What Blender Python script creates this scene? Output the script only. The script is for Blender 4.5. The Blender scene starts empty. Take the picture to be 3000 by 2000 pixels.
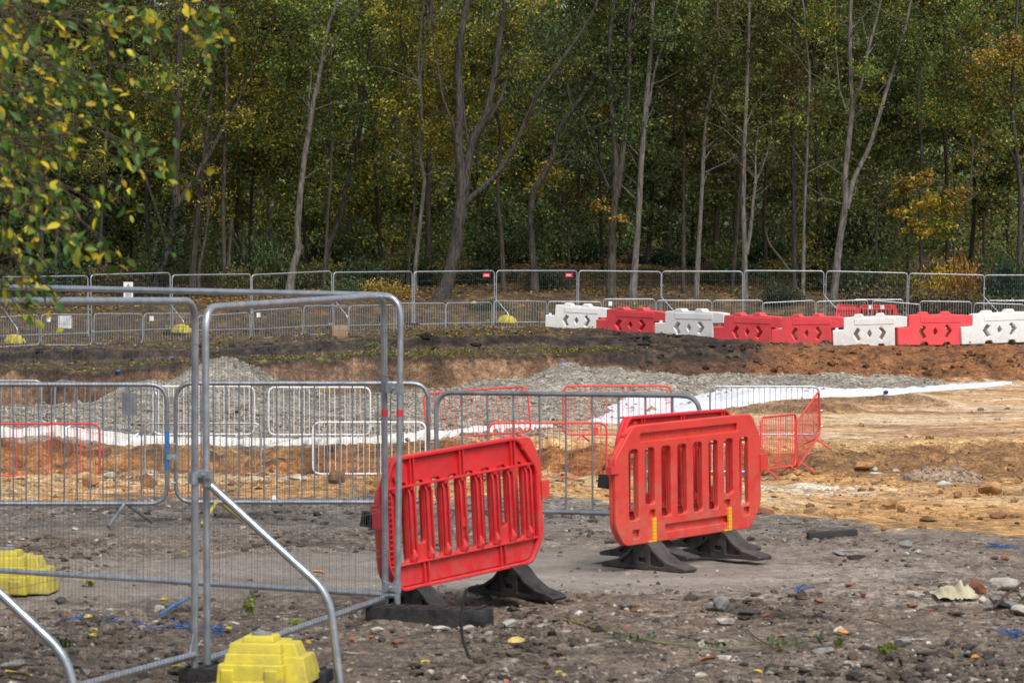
import bpy, bmesh, math, random
import numpy as np
from mathutils import Vector, Matrix

random.seed(7)
rng = np.random.default_rng(11)
SC = bpy.context.scene
COL = SC.collection
F = 10000.0            # focal length in pixels of the 3000 px wide photograph
CAM_Z = 2.25
TH = math.atan(250.0 / F)
ST, CT = math.sin(TH), math.cos(TH)

# ------------------------------------------------------------------ helpers
def P(px, py, d):
    """world point seen at pixel (px,py) of the photograph at distance d"""
    cx = (px - 1500.0) / F
    cy = (1000.0 - py) / F
    dy = CT + cy * ST
    t = d / dy
    return Vector((cx * t, d, CAM_Z + t * (-ST + cy * CT)))

def X(px, d):
    return (px - 1500.0) / F * d

def tag(o, label=None, cat=None, group=None, kind=None):
    if label: o['label'] = label
    if cat: o['category'] = cat
    if group: o['group'] = group
    if kind: o['kind'] = kind
    return o

def empty(name, loc=(0, 0, 0), rz=0.0):
    o = bpy.data.objects.new(name, None)
    o.empty_display_size = 0.2
    o.location = loc
    o.rotation_euler = (0, 0, rz)
    COL.objects.link(o)
    return o

def link(name, me, mat=None, parent=None):
    o = bpy.data.objects.new(name, me)
    if mat is not None and len(me.materials) == 0:
        me.materials.append(mat)
    COL.objects.link(o)
    if parent is not None:
        o.parent = parent
    return o

def copy_tree(o, parent=None):
    c = o.copy()
    COL.objects.link(c)
    c.parent = parent
    for ch in list(o.children):
        copy_tree(ch, c)
    return c

def kids(o, name):
    return [c for c in o.children if c.name.split('.')[0] == name]

def set_mat(o, mat):
    """own material on an object that shares its mesh"""
    o.material_slots[0].link = 'OBJECT'
    o.material_slots[0].material = mat

class MB:
    def __init__(s):
        s.v = []; s.f = []
    def tube(s, path, r, n=8, cap=True):
        path = [Vector(p) for p in path]
        if not isinstance(r, (list, tuple)):
            r = [r] * len(path)
        up = None
        rings = []
        for i, p in enumerate(path):
            if i == 0: t = path[1] - path[0]
            elif i == len(path) - 1: t = path[-1] - path[-2]
            else: t = (path[i + 1] - path[i]).normalized() + (path[i] - path[i - 1]).normalized()
            if t.length < 1e-9: t = Vector((0, 0, 1))
            t.normalize()
            if up is None:
                a = Vector((0, 0, 1)) if abs(t.z) < 0.9 else Vector((1, 0, 0))
                u = t.cross(a).normalized()
            else:
                u = (up - t * up.dot(t))
                u = u.normalized() if u.length > 1e-6 else t.orthogonal().normalized()
            up = u
            w = t.cross(u)
            b = len(s.v)
            for k in range(n):
                an = 2 * math.pi * k / n
                s.v.append(p + (u * math.cos(an) + w * math.sin(an)) * r[i])
            rings.append(b)
        for a, b in zip(rings[:-1], rings[1:]):
            for k in range(n):
                k2 = (k + 1) % n
                s.f.append((a + k, a + k2, b + k2, b + k))
        if cap:
            s.f.append(tuple(rings[0] + k for k in range(n))[::-1])
            s.f.append(tuple(rings[-1] + k for k in range(n)))
        return s
    def box(s, c, d, rz=0.0):
        cx, cy, cz = c
        x, y, z = d[0] / 2, d[1] / 2, d[2] / 2
        b = len(s.v)
        co, si = math.cos(rz), math.sin(rz)
        for sx, sy, sz in ((-1,-1,-1),(1,-1,-1),(1,1,-1),(-1,1,-1),(-1,-1,1),(1,-1,1),(1,1,1),(-1,1,1)):
            lx, ly = sx * x, sy * y
            s.v.append(Vector((cx + lx * co - ly * si, cy + lx * si + ly * co, cz + sz * z)))
        for q in ((0,3,2,1),(4,5,6,7),(0,1,5,4),(1,2,6,5),(2,3,7,6),(3,0,4,7)):
            s.f.append(tuple(b + i for i in q))
        return s
    def frustum(s, c0, d0, c1, d1):
        b = len(s.v)
        for c, d in ((c0, d0), (c1, d1)):
            for sx, sy in ((-1,-1),(1,-1),(1,1),(-1,1)):
                s.v.append(Vector((c[0] + sx * d[0] / 2, c[1] + sy * d[1] / 2, c[2])))
        for q in ((0,3,2,1),(4,5,6,7),(0,1,5,4),(1,2,6,5),(2,3,7,6),(3,0,4,7)):
            s.f.append(tuple(b + i for i in q))
        return s
    def add_mesh(s, me, M=Matrix()):
        b = len(s.v)
        s.v += [M @ v.co for v in me.vertices]
        s.f += [tuple(b + i for i in p.vertices) for p in me.polygons]
        return s
    def mesh(s, name, smooth=True, bevel=0.0, seg=2):
        me = bpy.data.meshes.new(name)
        me.from_pydata([tuple(v) for v in s.v], [], s.f)
        if bevel > 0:
            bm = bmesh.new(); bm.from_mesh(me)
            es = [e for e in bm.edges if len(e.link_faces) == 2 and e.calc_face_angle(0) > 0.5]
            bmesh.ops.bevel(bm, geom=es, offset=bevel, segments=seg, profile=0.6, affect='EDGES', clamp_overlap=True)
            bm.to_mesh(me); bm.free()
        if smooth:
            me.shade_smooth()
            me.set_sharp_from_angle(angle=math.radians(40))
        me.update()
        return me
    def build(s, name, mat, parent=None, **k):
        return link(name, s.mesh(name, **k), mat, parent)

def round_path(pts, r, n=5, closed=False):
    pts = [Vector(p) for p in pts]
    out = []
    N = len(pts)
    for i, p in enumerate(pts):
        if not closed and i in (0, N - 1):
            out.append(p); continue
        a = pts[(i - 1) % N]; b = pts[(i + 1) % N]
        rr = min(r, (a - p).length * .48, (b - p).length * .48)
        p0 = p + (a - p).normalized() * rr
        p1 = p + (b - p).normalized() * rr
        for k in range(n + 1):
            t = k / n
            out.append(p0 * (1 - t) ** 2 + p * 2 * t * (1 - t) + p1 * t * t)
    return out

def prism(outline, holes, extrude, bevel, y=0.0, name='prism', rnd=0.0, hrnd=0.0):
    """flat outline in x,z with holes, thickness along y, rounded edges -> mesh"""
    cu = bpy.data.curves.new(name, 'CURVE')
    cu.dimensions = '2D'; cu.fill_mode = 'BOTH'
    cu.extrude = max(extrude - bevel, 0.0005); cu.bevel_depth = bevel; cu.bevel_resolution = 2
    cu.offset = -bevel
    for k, poly in enumerate([outline] + list(holes)):
        r = rnd if k == 0 else hrnd
        pts = [Vector((p[0], p[1], 0)) for p in poly]
        if r > 0: pts = round_path(pts, r, 4, True)
        sp = cu.splines.new('POLY')
        sp.points.add(len(pts) - 1)
        for q, p in zip(sp.points, pts): q.co = (p.x, p.y, 0, 1)
        sp.use_cyclic_u = True
    o = bpy.data.objects.new(name, cu)
    COL.objects.link(o)
    dg = bpy.context.evaluated_depsgraph_get()
    me = bpy.data.meshes.new_from_object(o.evaluated_get(dg))
    bpy.data.objects.remove(o)
    bpy.data.curves.remove(cu)
    me.transform(Matrix(((1,0,0,0),(0,0,-1,y),(0,1,0,0),(0,0,0,1))))
    return me

def rect(x0, x1, z0, z1):
    return [(x0, z0), (x1, z0), (x1, z1), (x0, z1)]

# numpy value noise
def _hash(i, j, s):
    h = (i * 374761393 + j * 668265263 + s * 974634617) & 0xFFFFFFFF
    h = ((h ^ (h >> 13)) * 1274126177) & 0xFFFFFFFF
    h = (h ^ (h >> 16)) & 0xFFFFFFFF
    return h.astype(np.float64) / 4294967295.0

def vnoise(x, y, s=0):
    x = np.asarray(x, float); y = np.asarray(y, float)
    xi = np.floor(x).astype(np.int64); yi = np.floor(y).astype(np.int64)
    fx = x - xi; fy = y - yi
    fx = fx * fx * (3 - 2 * fx); fy = fy * fy * (3 - 2 * fy)
    a = _hash(xi, yi, s); b = _hash(xi + 1, yi, s); c = _hash(xi, yi + 1, s); d = _hash(xi + 1, yi + 1, s)
    return (a * (1 - fx) + b * fx) * (1 - fy) + (c * (1 - fx) + d * fx) * fy

def fbm(x, y, s=0, o=4):
    t = 0; a = .5; n = 0
    for k in range(o):
        t = t + a * vnoise(np.asarray(x) * 2 ** k, np.asarray(y) * 2 ** k, s + k * 17); n += a; a *= .55
    return t / n * 2 - 1

def sstep(a, b, x):
    t = np.clip((x - a) / (b - a), 0, 1)
    return t * t * (3 - 2 * t)

def mesh_np(name, V, faces4, col=None, smooth=False):
    me = bpy.data.meshes.new(name)
    nv = len(V); nf = len(faces4); k = faces4.shape[1]
    me.vertices.add(nv); me.vertices.foreach_set('co', np.ascontiguousarray(V, dtype=np.float32).ravel())
    me.loops.add(nf * k); me.loops.foreach_set('vertex_index', np.ascontiguousarray(faces4, dtype=np.int32).ravel())
    me.polygons.add(nf)
    me.polygons.foreach_set('loop_start', np.arange(0, nf * k, k, dtype=np.int32))
    me.polygons.foreach_set('use_smooth', np.full(nf, smooth, dtype=bool))
    me.update(calc_edges=True)
    if col is not None:
        at = me.color_attributes.new('Col', 'FLOAT_COLOR', 'POINT')
        c4 = np.ones((nv, 4), dtype=np.float32); c4[:, :col.shape[1]] = col
        at.data.foreach_set('color', c4.ravel())
    return me

# ------------------------------------------------------------------ materials
def nodes(name):
    m = bpy.data.materials.new(name); m.use_nodes = True
    nt = m.node_tree
    b = nt.nodes['Principled BSDF']
    return m, nt, b

def mat(name, col, rough=.6, metal=0., var=.15, scale=6., bump=0., bscale=40., dirt=None, spec=None, var2=None):
    """procedural surface: base colour broken by two noises, optional dirt towards the ground, bump"""
    m, nt, b = nodes(name)
    N = nt.nodes.new; L = nt.links.new
    tc = N('ShaderNodeTexCoord')
    oi = N('ShaderNodeObjectInfo')          # every object gets its own patch of the noise
    ro = N('ShaderNodeVectorMath'); ro.operation = 'MULTIPLY_ADD'; ro.inputs[1].default_value = (37.0, 53.0, 29.0)
    L(oi.outputs['Random'], ro.inputs[0]); L(tc.outputs['Object'], ro.inputs[2])
    n1 = N('ShaderNodeTexNoise'); n1.inputs['Scale'].default_value = scale; n1.inputs['Detail'].default_value = 6
    L(ro.outputs[0], n1.inputs['Vector'])
    mx = N('ShaderNodeMix'); mx.data_type = 'RGBA'
    mx.inputs['A'].default_value = (*[c * (1 - var) for c in col], 1)
    c2 = var2 if var2 else [min(1, c * (1 + var)) for c in col]
    mx.inputs['B'].default_value = (*c2, 1)
    cr = N('ShaderNodeMapRange'); cr.inputs[1].default_value = .3; cr.inputs[2].default_value = .7
    L(n1.outputs['Fac'], cr.inputs[0]); L(cr.outputs[0], mx.inputs['Factor'])
    out = mx.outputs['Result']
    if dirt:
        dcol, z1, amt = dirt
        sx = N('ShaderNodeSeparateXYZ'); L(tc.outputs['Object'], sx.inputs[0])
        mr = N('ShaderNodeMapRange'); mr.inputs[1].default_value = 0; mr.inputs[2].default_value = z1
        mr.inputs[3].default_value = 1; mr.inputs[4].default_value = 0.12
        L(sx.outputs['Z'], mr.inputs[0])
        n2 = N('ShaderNodeTexNoise'); n2.inputs['Scale'].default_value = 9; n2.inputs['Detail'].default_value = 8
        n2.inputs['Roughness'].default_value = .7
        L(ro.outputs[0], n2.inputs['Vector'])
        r2 = N('ShaderNodeMapRange'); r2.inputs[1].default_value = .38; r2.inputs[2].default_value = .72
        L(n2.outputs['Fac'], r2.inputs[0])
        mu = N('ShaderNodeMath'); mu.operation = 'MULTIPLY'; L(mr.outputs[0], mu.inputs[0]); L(r2.outputs[0], mu.inputs[1])
        m2 = N('ShaderNodeMath'); m2.operation = 'MULTIPLY'; L(mu.outputs[0], m2.inputs[0]); m2.inputs[1].default_value = amt
        mx2 = N('ShaderNodeMix'); mx2.data_type = 'RGBA'; mx2.inputs['B'].default_value = (*dcol, 1)
        L(out, mx2.inputs['A']); L(m2.outputs[0], mx2.inputs['Factor'])
        out = mx2.outputs['Result']
    L(out, b.inputs['Base Color'])
    b.inputs['Roughness'].default_value = rough; b.inputs['Metallic'].default_value = metal
    if spec is not None: b.inputs['Specular IOR Level'].default_value = spec
    if bump:
        n3 = N('ShaderNodeTexNoise'); n3.inputs['Scale'].default_value = bscale; n3.inputs['Detail'].default_value = 5
        L(tc.outputs['Object'], n3.inputs['Vector'])
        bp = N('ShaderNodeBump'); bp.inputs['Strength'].default_value = bump; bp.inputs['Distance'].default_value = .02
        L(n3.outputs['Fac'], bp.inputs['Height']); L(bp.outputs[0], b.inputs['Normal'])
    return m

def mat_attr(name, rough=.9, n_scales=((3., .5), (25., .6), (110., .6)), bump=.6, bdist=.03, spec=.25, sat=1.0):
    """colour from the vertex colour layer, broken by several scales of noise"""
    m, nt, b = nodes(name)
    N = nt.nodes.new; L = nt.links.new
    at = N('ShaderNodeAttribute'); at.attribute_name = 'Col'
    geo = N('ShaderNodeNewGeometry')
    out = at.outputs['Color']
    hsum = None
    for k, (sc, amt) in enumerate(n_scales):
        n1 = N('ShaderNodeTexNoise'); n1.inputs['Scale'].default_value = sc; n1.inputs['Detail'].default_value = 4
        n1.inputs['Roughness'].default_value = .6
        L(geo.outputs['Position'], n1.inputs['Vector'])
        mr = N('ShaderNodeMapRange'); mr.inputs[1].default_value = .36; mr.inputs[2].default_value = .64
        mr.inputs[3].default_value = 1 - amt; mr.inputs[4].default_value = 1 + amt
        L(n1.outputs['Fac'], mr.inputs[0])
        ds = N('ShaderNodeMath'); ds.operation = 'SUBTRACT'; ds.inputs[1].default_value = 1.0; L(mr.outputs[0], ds.inputs[0])
        da = N('ShaderNodeMath'); da.operation = 'MULTIPLY_ADD'; da.inputs[2].default_value = 1.0
        L(ds.outputs[0], da.inputs[0]); L(at.outputs['Alpha'], da.inputs[1])
        vm = N('ShaderNodeVectorMath'); vm.operation = 'SCALE'
        L(out, vm.inputs[0]); L(da.outputs[0], vm.inputs['Scale'])
        out = vm.outputs[0]
        if hsum is None: hsum = n1.outputs['Fac']
        else:
            ad = N('ShaderNodeMath'); ad.operation = 'MULTIPLY_ADD'; ad.inputs[1].default_value = .5 ** k
            L(n1.outputs['Fac'], ad.inputs[0]); L(hsum, ad.inputs[2]); hsum = ad.outputs[0]
    L(out, b.inputs['Base Color'])
    b.inputs['Roughness'].default_value = rough
    b.inputs['Specular IOR Level'].default_value = spec
    if bump:
        bp = N('ShaderNodeBump'); bp.inputs['Strength'].default_value = bump; bp.inputs['Distance'].default_value = bdist
        L(hsum, bp.inputs['Height']); L(bp.outputs[0], b.inputs['Normal'])
    return m

def mat_leaf(name, trans=.35, rough=.5, tint=False):
    m = bpy.data.materials.new(name); m.use_nodes = True
    nt = m.node_tree; nt.nodes.clear()
    N = nt.nodes.new; L = nt.links.new
    at = N('ShaderNodeAttribute'); at.attribute_name = 'Col'
    out = at.outputs['Color']
    if tint:
        oi = N('ShaderNodeObjectInfo')
        vm = N('ShaderNodeVectorMath'); vm.operation = 'MULTIPLY'
        L(out, vm.inputs[0]); L(oi.outputs['Color'], vm.inputs[1]); out = vm.outputs[0]
    df = N('ShaderNodeBsdfDiffuse'); tr = N('ShaderNodeBsdfTranslucent'); gl = N('ShaderNodeBsdfGlossy')
    gl.inputs['Roughness'].default_value = rough
    gl.inputs['Color'].default_value = (.85, .85, .8, 1)
    L(out, df.inputs[0]); L(out, tr.inputs[0])
    m1 = N('ShaderNodeMixShader'); m1.inputs[0].default_value = trans
    L(df.outputs[0], m1.inputs[1]); L(tr.outputs[0], m1.inputs[2])
    m2 = N('ShaderNodeMixShader'); m2.inputs[0].default_value = .02
    L(m1.outputs[0], m2.inputs[1]); L(gl.outputs[0], m2.inputs[2])
    o = N('ShaderNodeOutputMaterial'); L(m2.outputs[0], o.inputs[0])
    return m

def mat_bark(name, c1, c2, vs=1.0):
    m, nt, b = nodes(name)
    N = nt.nodes.new; L = nt.links.new
    tc = N('ShaderNodeTexCoord')
    mp = N('ShaderNodeMapping'); mp.inputs['Scale'].default_value = (9 * vs, 9 * vs, 1.6 * vs)
    L(tc.outputs['Object'], mp.inputs[0])
    n1 = N('ShaderNodeTexNoise'); n1.inputs['Scale'].default_value = 1.6; n1.inputs['Detail'].default_value = 7
    n1.inputs['Roughness'].default_value = .65
    L(mp.outputs[0], n1.inputs['Vector'])
    mr = N('ShaderNodeMapRange'); mr.inputs[1].default_value = .35; mr.inputs[2].default_value = .65
    L(n1.outputs['Fac'], mr.inputs[0])
    mx = N('ShaderNodeMix'); mx.data_type = 'RGBA'
    mx.inputs['A'].default_value = (*c1, 1); mx.inputs['B'].default_value = (*c2, 1)
    L(mr.outputs[0], mx.inputs['Factor'])
    # green algae and dark stains in large patches
    n2 = N('ShaderNodeTexNoise'); n2.inputs['Scale'].default_value = .9; n2.inputs['Detail'].default_value = 4
    L(tc.outputs['Object'], n2.inputs['Vector'])
    r2 = N('ShaderNodeMapRange'); r2.inputs[1].default_value = .45; r2.inputs[2].default_value = .75; r2.inputs[4].default_value = .6
    L(n2.outputs['Fac'], r2.inputs[0])
    m2 = N('ShaderNodeMix'); m2.data_type = 'RGBA'; m2.inputs['B'].default_value = (c1[0] * .6, c1[1] * .75, c1[2] * .5, 1)
    L(mx.outputs['Result'], m2.inputs['A']); L(r2.outputs[0], m2.inputs['Factor'])
    L(m2.outputs['Result'], b.inputs['Base Color'])
    b.inputs['Roughness'].default_value = .9; b.inputs['Specular IOR Level'].default_value = .2
    bp = N('ShaderNodeBump'); bp.inputs['Strength'].default_value = .8; bp.inputs['Distance'].default_value = .03
    L(n1.outputs['Fac'], bp.inputs['Height']); L(bp.outputs[0], b.inputs['Normal'])
    return m

DUST = (.2, .16, .12)
M = dict(
    galv=mat('galvanised_steel', (.40, .435, .48), .28, .68, .22, 14, .05, 60, spec=.5),
    galv_far=mat('pale_galvanised_steel', (.37, .39, .42), .42, .45, .15, 8),
    galv_dull=mat('weathered_galvanised_steel', (.25, .27, .295), .42, .65, .3, 10, .05, 60),
    wire=mat('mesh_wire', (.15, .16, .18), .45, .4, .2, 5),
    wire_far=mat('dark_mesh_wire', (.10, .105, .11), .6, .2, .2, 5),
    red_front=mat('red_orange_plastic', (.66, .046, .036), .40, 0, .1, 5, .04, 120, dirt=((.42, .24, .17), 1.0, .7), spec=.35),
    red_back=mat('deep_red_plastic', (.64, .022, .030), .40, 0, .14, 5, .05, 90, dirt=((.38, .17, .14), 1.1, .65), spec=.32),
    red_water=mat('pinkish_red_plastic', (.82, .080, .095), .5, 0, .10, 3, .04, 40, dirt=((.50, .2, .16), .45, .5), spec=.3),
    white_water=mat('dirty_white_plastic', (.80, .80, .78), .5, 0, .06, 3, .04, 40, dirt=((.42, .37, .28), .6, .6), spec=.3),
    rubber=mat('black_rubber', (.016, .016, .018), .62, 0, .4, 9, .3, 60, dirt=((.10, .09, .08), .4, .5), spec=.3),
    rubber_grey=mat('scuffed_grey_rubber', (.045, .042, .042), .7, 0, .35, 9, .3, 60, dirt=((.13, .11, .095), .3, .6), spec=.3),
    yellow=mat('yellow_plastic', (.60, .50, .045), .45, 0, .08, 4, .04, 40, dirt=((.22, .17, .11), .34, 1.0), spec=.35),
    yellow_clip=mat('yellow_clip_plastic', (.85, .45, .02), .45, 0, .1, 9),
    cap=mat('grey_cap_plastic', (.22, .22, .22), .5, 0, .1, 9),
    white_paint=mat('white_painted_steel', (.84, .84, .84), .45, .05, .08, 8, dirt=((.3, .16, .08), 1.0, .5)),
    red_paint=mat('red_painted_steel', (.70, .05, .045), .5, .05, .15, 7, dirt=((.35, .14, .1), 1.0, .4)),
    yellow_paint=mat('yellow_painted_steel', (.42, .33, .07), .5, .05, .2, 8),
    blue_tape=mat('blue_tape_plastic', (.02, .16, .42), .4, 0, .2, 9),
    sign_white=mat('white_sign_board', (.78, .79, .80), .5, 0, .04, 3),
    sign_yellow=mat('yellow_sign_paint', (.80, .60, .04), .5, 0, .05, 4),
    sign_black=mat('black_sign_paint', (.02, .02, .02), .5, 0, .1, 4),
    sign_red=mat('red_sign_paint', (.6, .03, .05), .5, 0, .1, 4),
    carton=mat('brown_cardboard', (.33, .21, .12), .8, 0, .15, 4),
    blue_net=mat('blue_netting_plastic', (.02, .09, .30), .5, 0, .3, 20),
    blue_paint=mat('blue_spray_paint', (.02, .17, .55), .7, 0, .2, 9),
    purple=mat('purple_plastic', (.09, .05, .16), .5, 0, .2, 9),
    cable=mat('black_green_cable', (.018, .024, .022), .45, 0, .3, 20),
    stem=mat('green_stem', (.16, .19, .04), .6, 0, .25, 9),
    twig=mat('brown_twig', (.055, .036, .024), .8, 0, .3, 9),
    plank=mat('charred_plank', (.035, .03, .028), .8, 0, .4, 9, .4, 40),
    cloth=mat('pale_sacking', (.42, .37, .25), .8, 0, .25, 7, .3, 50),
    membrane=mat('white_membrane', (.80, .82, .86), .7, 0, .06, 2.2, .5, 4, spec=.2, var2=(.60, .66, .78), dirt=((.40, .30, .2), 30, .5)),
    membrane_dirty=mat('muddied_white_membrane', (.80, .81, .82), .7, 0, .1, 3, .2, 8, spec=.2, var2=(.58, .52, .45)),
    stone_pale=mat('pale_limestone', (.42, .39, .34), .85, 0, .3, 14, .5, 40, dirt=((.2, .16, .12), .2, .6)),
    stone_grey=mat('grey_stone', (.20, .19, .18), .85, 0, .35, 14, .5, 40),
    stone_dark=mat('dark_asphalt_lump', (.045, .042, .042), .85, 0, .4, 14, .6, 40),
    brick=mat('broken_brick', (.25, .095, .055), .85, 0, .35, 18, .4, 50),
    slate=mat('grey_slate', (.16, .165, .175), .7, 0, .25, 9, .3, 30),
    clod=mat('orange_clay_clod', (.34, .185, .075), .95, 0, .4, 8, .8, 18),
    clod_dark=mat('brown_clay_clod', (.19, .105, .05), .95, 0, .45, 8, .8, 18),
    chalk=mat('white_chalk_lump', (.43, .41, .36), .9, 0, .3, 12, .6, 30),
    leaf=mat_leaf('leaves', .42), leaf_near=mat_leaf('near_leaves', .35, .42), litter=mat_leaf('fallen_leaves', .1),
    bush=mat_leaf('bush_leaves', .3, tint=True),
    ground=mat_attr('earth', n_scales=((2.2, .28), (7., .36), (24., .42), (80., .5)), bump=.9, bdist=.05),
    gravel=mat_attr('crushed_gravel', n_scales=((1.2, .18), (5., .35), (16., .5)), bump=.9, bdist=.12),
    stones=mat_attr('loose_stone', n_scales=((14., .3), (60., .35)), bump=.4, bdist=.01),
    bark_dark=mat_bark('ridged_grey_bark', (.020, .017, .014), (.110, .095, .083)),
    bark_mid=mat_bark('brown_grey_bark', (.022, .018, .014), (.110, .092, .075)),
    bark_pale=mat_bark('pale_grey_bark', (.055, .047, .040), (.225, .203, .180)),
    bark_back=mat_bark('dark_brown_bark', (.018, .014, .011), (.060, .047, .036)),
)
# ------------------------------------------------------------------ terrain
CPX = np.array([-600, 0, 500, 900, 1250, 1600, 2000, 2300, 2600, 3000, 3600], float)
def zof(py, d):
    cy = (1000.0 - np.asarray(py, float)) / F
    t = d / (CT + cy * ST)
    return CAM_Z + t * (-ST + cy * CT)
n_c = len(CPX)
feats = []          # list of (d array, z array)
def feat(d, py=None, z=None):
    d = np.broadcast_to(np.asarray(d, float), (n_c,)).copy()
    zz = zof(py, d) if py is not None else np.broadcast_to(np.asarray(z, float), (n_c,)).copy()
    feats.append((d, zz))
feat(5.0, z=0.05)                                                                     # 0
feat(16.0, z=0.0)                                                                     # 1
e2 = np.array([1465, 1465, 1462, 1460, 1458, 1455, 1482, 1500, 1542, 1562, 1580], float)
feat(22500.0 / (e2 - 750), py=e2)                                                     # 2 edge of the grey ground
f2 = feats[2][0]
feat(f2 + 1.2, z=feats[2][1] - .16)                                                   # 3 drop to clay floor
p4 = np.array([1400, 1398, 1395, 1395, 1398, 1400, 1400, 1402, 1405, 1400, 1400], float)
feat(61.5, py=p4)                                                                     # 4 foot of first bank
p5 = np.array([1270, 1278, 1305, 1308, 1300, 1305, 1308, 1312, 1315, 1302, 1300], float)
feat([63.6, 63.6, 63.6, 63.6, 63.6, 63.6, 64, 64.5, 65.5, 66, 66], py=p5)             # 5 top of first bank
p6 = np.array([1208, 1205, 1210, 1212, 1212, 1208, 1205, 1205, 1205, 1205, 1205], float)
feat(84.0, py=p6)                                                                     # 6 terrace
p7 = np.array([1200, 1195, 1180, 1165, 1140, 1128, 1118, 1112, 1110, 1118, 1120], float)
d7 = np.array([97, 97, 97, 98, 99, 100, 101, 101.5, 102, 102, 102])
feat(d7, py=p7)                                                                       # 7 foot of pit wall
p8 = np.array([1096, 1090, 1071, 1051, 1041, 1033, 1028, 1026, 1023, 1023, 1023], float)
d8 = d7 + np.array([.4, .4, .4, .4, .4, .7, 2.2, 4, 4.5, 4.5, 4.5])
feat(d8, py=p8)                                                                       # 8 top of pit wall
p9 = np.array([1082, 1076, 1061, 1041, 1027, 1018, 1016, 1020.5, 1020, 1019, 1018], float)
d9 = d8 + np.array([4, 4, 4, 4, 4, 4, 3, 1, .6, .6, .6])
feat(d9, py=p9)                                                                       # 9 back of ledge
p10 = np.array([1040, 1035, 1025, 1008, 986, 983, 1003, 1016, 1017, 1010, 1008], float)
d10 = d9 + .45
feat(d10, py=p10)                                                                     # 10 top of dark step
p11 = np.array([1000, 995, 980, 966, 955, 947, 945, 945, 946, 950, 955], float)
d11 = np.array([112, 114, 119, 124, 128, 130, 131, 131, 131, 131, 131], float)
feat(d11, py=p11)                                                                     # 11 fence line
feat(d11 + 6, py=[925, 920, 905, 885, 880, 862, 868, 880, 890, 895, 895])             # 12
feat(151.0, py=[855, 850, 835, 812, 795, 768, 765, 790, 815, 825, 825])               # 13
feat(178.0, py=[790, 782, 765, 750, 735, 720, 720, 735, 750, 755, 755])               # 14
feat(340.0, z=4.5)                                                                    # 15
FD = np.array([f[0] for f in feats]); FZ = np.array([f[1] for f in feats])
NF = len(feats)
WIG = [0, 0, .9, .9, .5, .5, 0, .45, .45, .45, .45, 0, 0, 0, 0, 0]
WSEED = [0, 0, 5, 5, 9, 9, 0, 14, 14, 23, 23, 0, 0, 0, 0, 0]

def track_mask(x, y):
    m = np.exp(-((y - 24.6 - .25 * x) / 1.7) ** 4)
    m = m * (1 - .8 * sstep(1.2, 2.6, x)) + .35 * np.exp(-((y - 28.2) / 1.2) ** 4)
    return np.clip(m * (.55 + .75 * sstep(-.35, .2, fbm(x * .3, y * .8, 151, 3))), 0, 1)

def ground_v(x, y, noise=True):
    """terrain height and feature coordinate v at world x,y (numpy arrays)"""
    x = np.asarray(x, float); y = np.asarray(y, float)
    px = np.clip(1500 + F * x / np.maximum(y, 1.0), CPX[0], CPX[-1])
    D = [np.interp(px, CPX, FD[k]) for k in range(NF)]
    Z = [np.interp(px, CPX, FZ[k]) for k in range(NF)]
    if noise:
        for k in range(NF):
            if WIG[k]:
                sc = .45 if k < 4 else .35
                D[k] = D[k] + WIG[k] * fbm(x * sc, y * 0 + k // 2, WSEED[k], 6)
    v = np.zeros_like(x); z = np.array(Z[0], float).copy()
    for k in range(NF - 1):
        t = (y - D[k]) / np.maximum(D[k + 1] - D[k], 1e-3)
        m = t >= 0
        tt = np.clip(t, 0, 1)
        z = np.where(m, Z[k] * (1 - tt) + Z[k + 1] * tt, z)
        v = np.where(m, k + tt, v)
    if noise:
        near = 1 - sstep(1.85, 2.15, v)
        near = near * (1 - .72 * track_mask(x, y))
        z = z + near * (.035 * fbm(x * .8, y * 1.1, 31, 3) + .034 * fbm(x * 4.2, y * 4.2, 37, 4) + .026 * np.maximum(fbm(x * 10, y * 10, 41, 3), 0))
        # wheel ruts running across
        z = z - near * .03 * sstep(.25, .6, fbm(x * .25, y * 1.6, 43, 2))
        fl = sstep(2.05, 2.3, v) * (1 - sstep(3.8, 4.0, v))
        z = z + fl * (.10 * fbm(x * .7, y * .35, 47, 4) + .14 * np.maximum(fbm(x * 1.6, y * .8, 53, 4) - .12, 0))
        bk = sstep(3.7, 4.1, v) * (1 - sstep(5.0, 5.25, v))
        z = z + bk * (.20 * fbm(x * 1.2, y * 1.4, 59, 5) + .16 * np.maximum(fbm(x * 2.6, y * 2.6, 58, 4), 0))
        tr = sstep(5.0, 5.2, v) * (1 - sstep(6.8, 7.0, v))
        gr = 1 - sstep(1150, 1750, px)
        z = z + tr * (.07 * fbm(x * .5, y * .22, 61, 4) + gr * .13 * fbm(x * .9, y * .6, 62, 5) + (1 - gr) * .22 * np.maximum(fbm(x * .28, y * .3, 64, 3) - .22, 0))
        rid = sstep(2080, 2250, px) * (1 - sstep(2640, 2860, px)); yw = y + 1.2 * fbm(x * .35, y * 0, 66, 3)
        z = z + tr * rid * .30 * sstep(86.4, 87.0, yw) * (1 - sstep(88, 93.5, yw))
        rid = sstep(1950, 2100, px) * (1 - sstep(2480, 2560, px)); yw = y + 1.0 * fbm(x * .4, y * 0, 63, 3)
        z = z + tr * rid * .22 * sstep(82.6, 83.1, yw) * (1 - sstep(84, 86.4, yw))
        wl = sstep(6.9, 7.1, v) * (1 - sstep(10.9, 11.2, v))
        z = z + wl * sstep(1750, 2100, px) * (1 - sstep(8.6, 9.2, v)) * .22 * np.maximum(fbm(x * 1.5, y * 1.2, 69, 5), -.1)
        z = z + wl * (.16 * fbm(x * .8, y * .9, 67, 5) + .05 * fbm(x * 4, y * 4, 68, 3))
        z = z + sstep(11, 12, v) * .35 * fbm(x * .25, y * .2, 71, 4)
    return z, v, px

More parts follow.
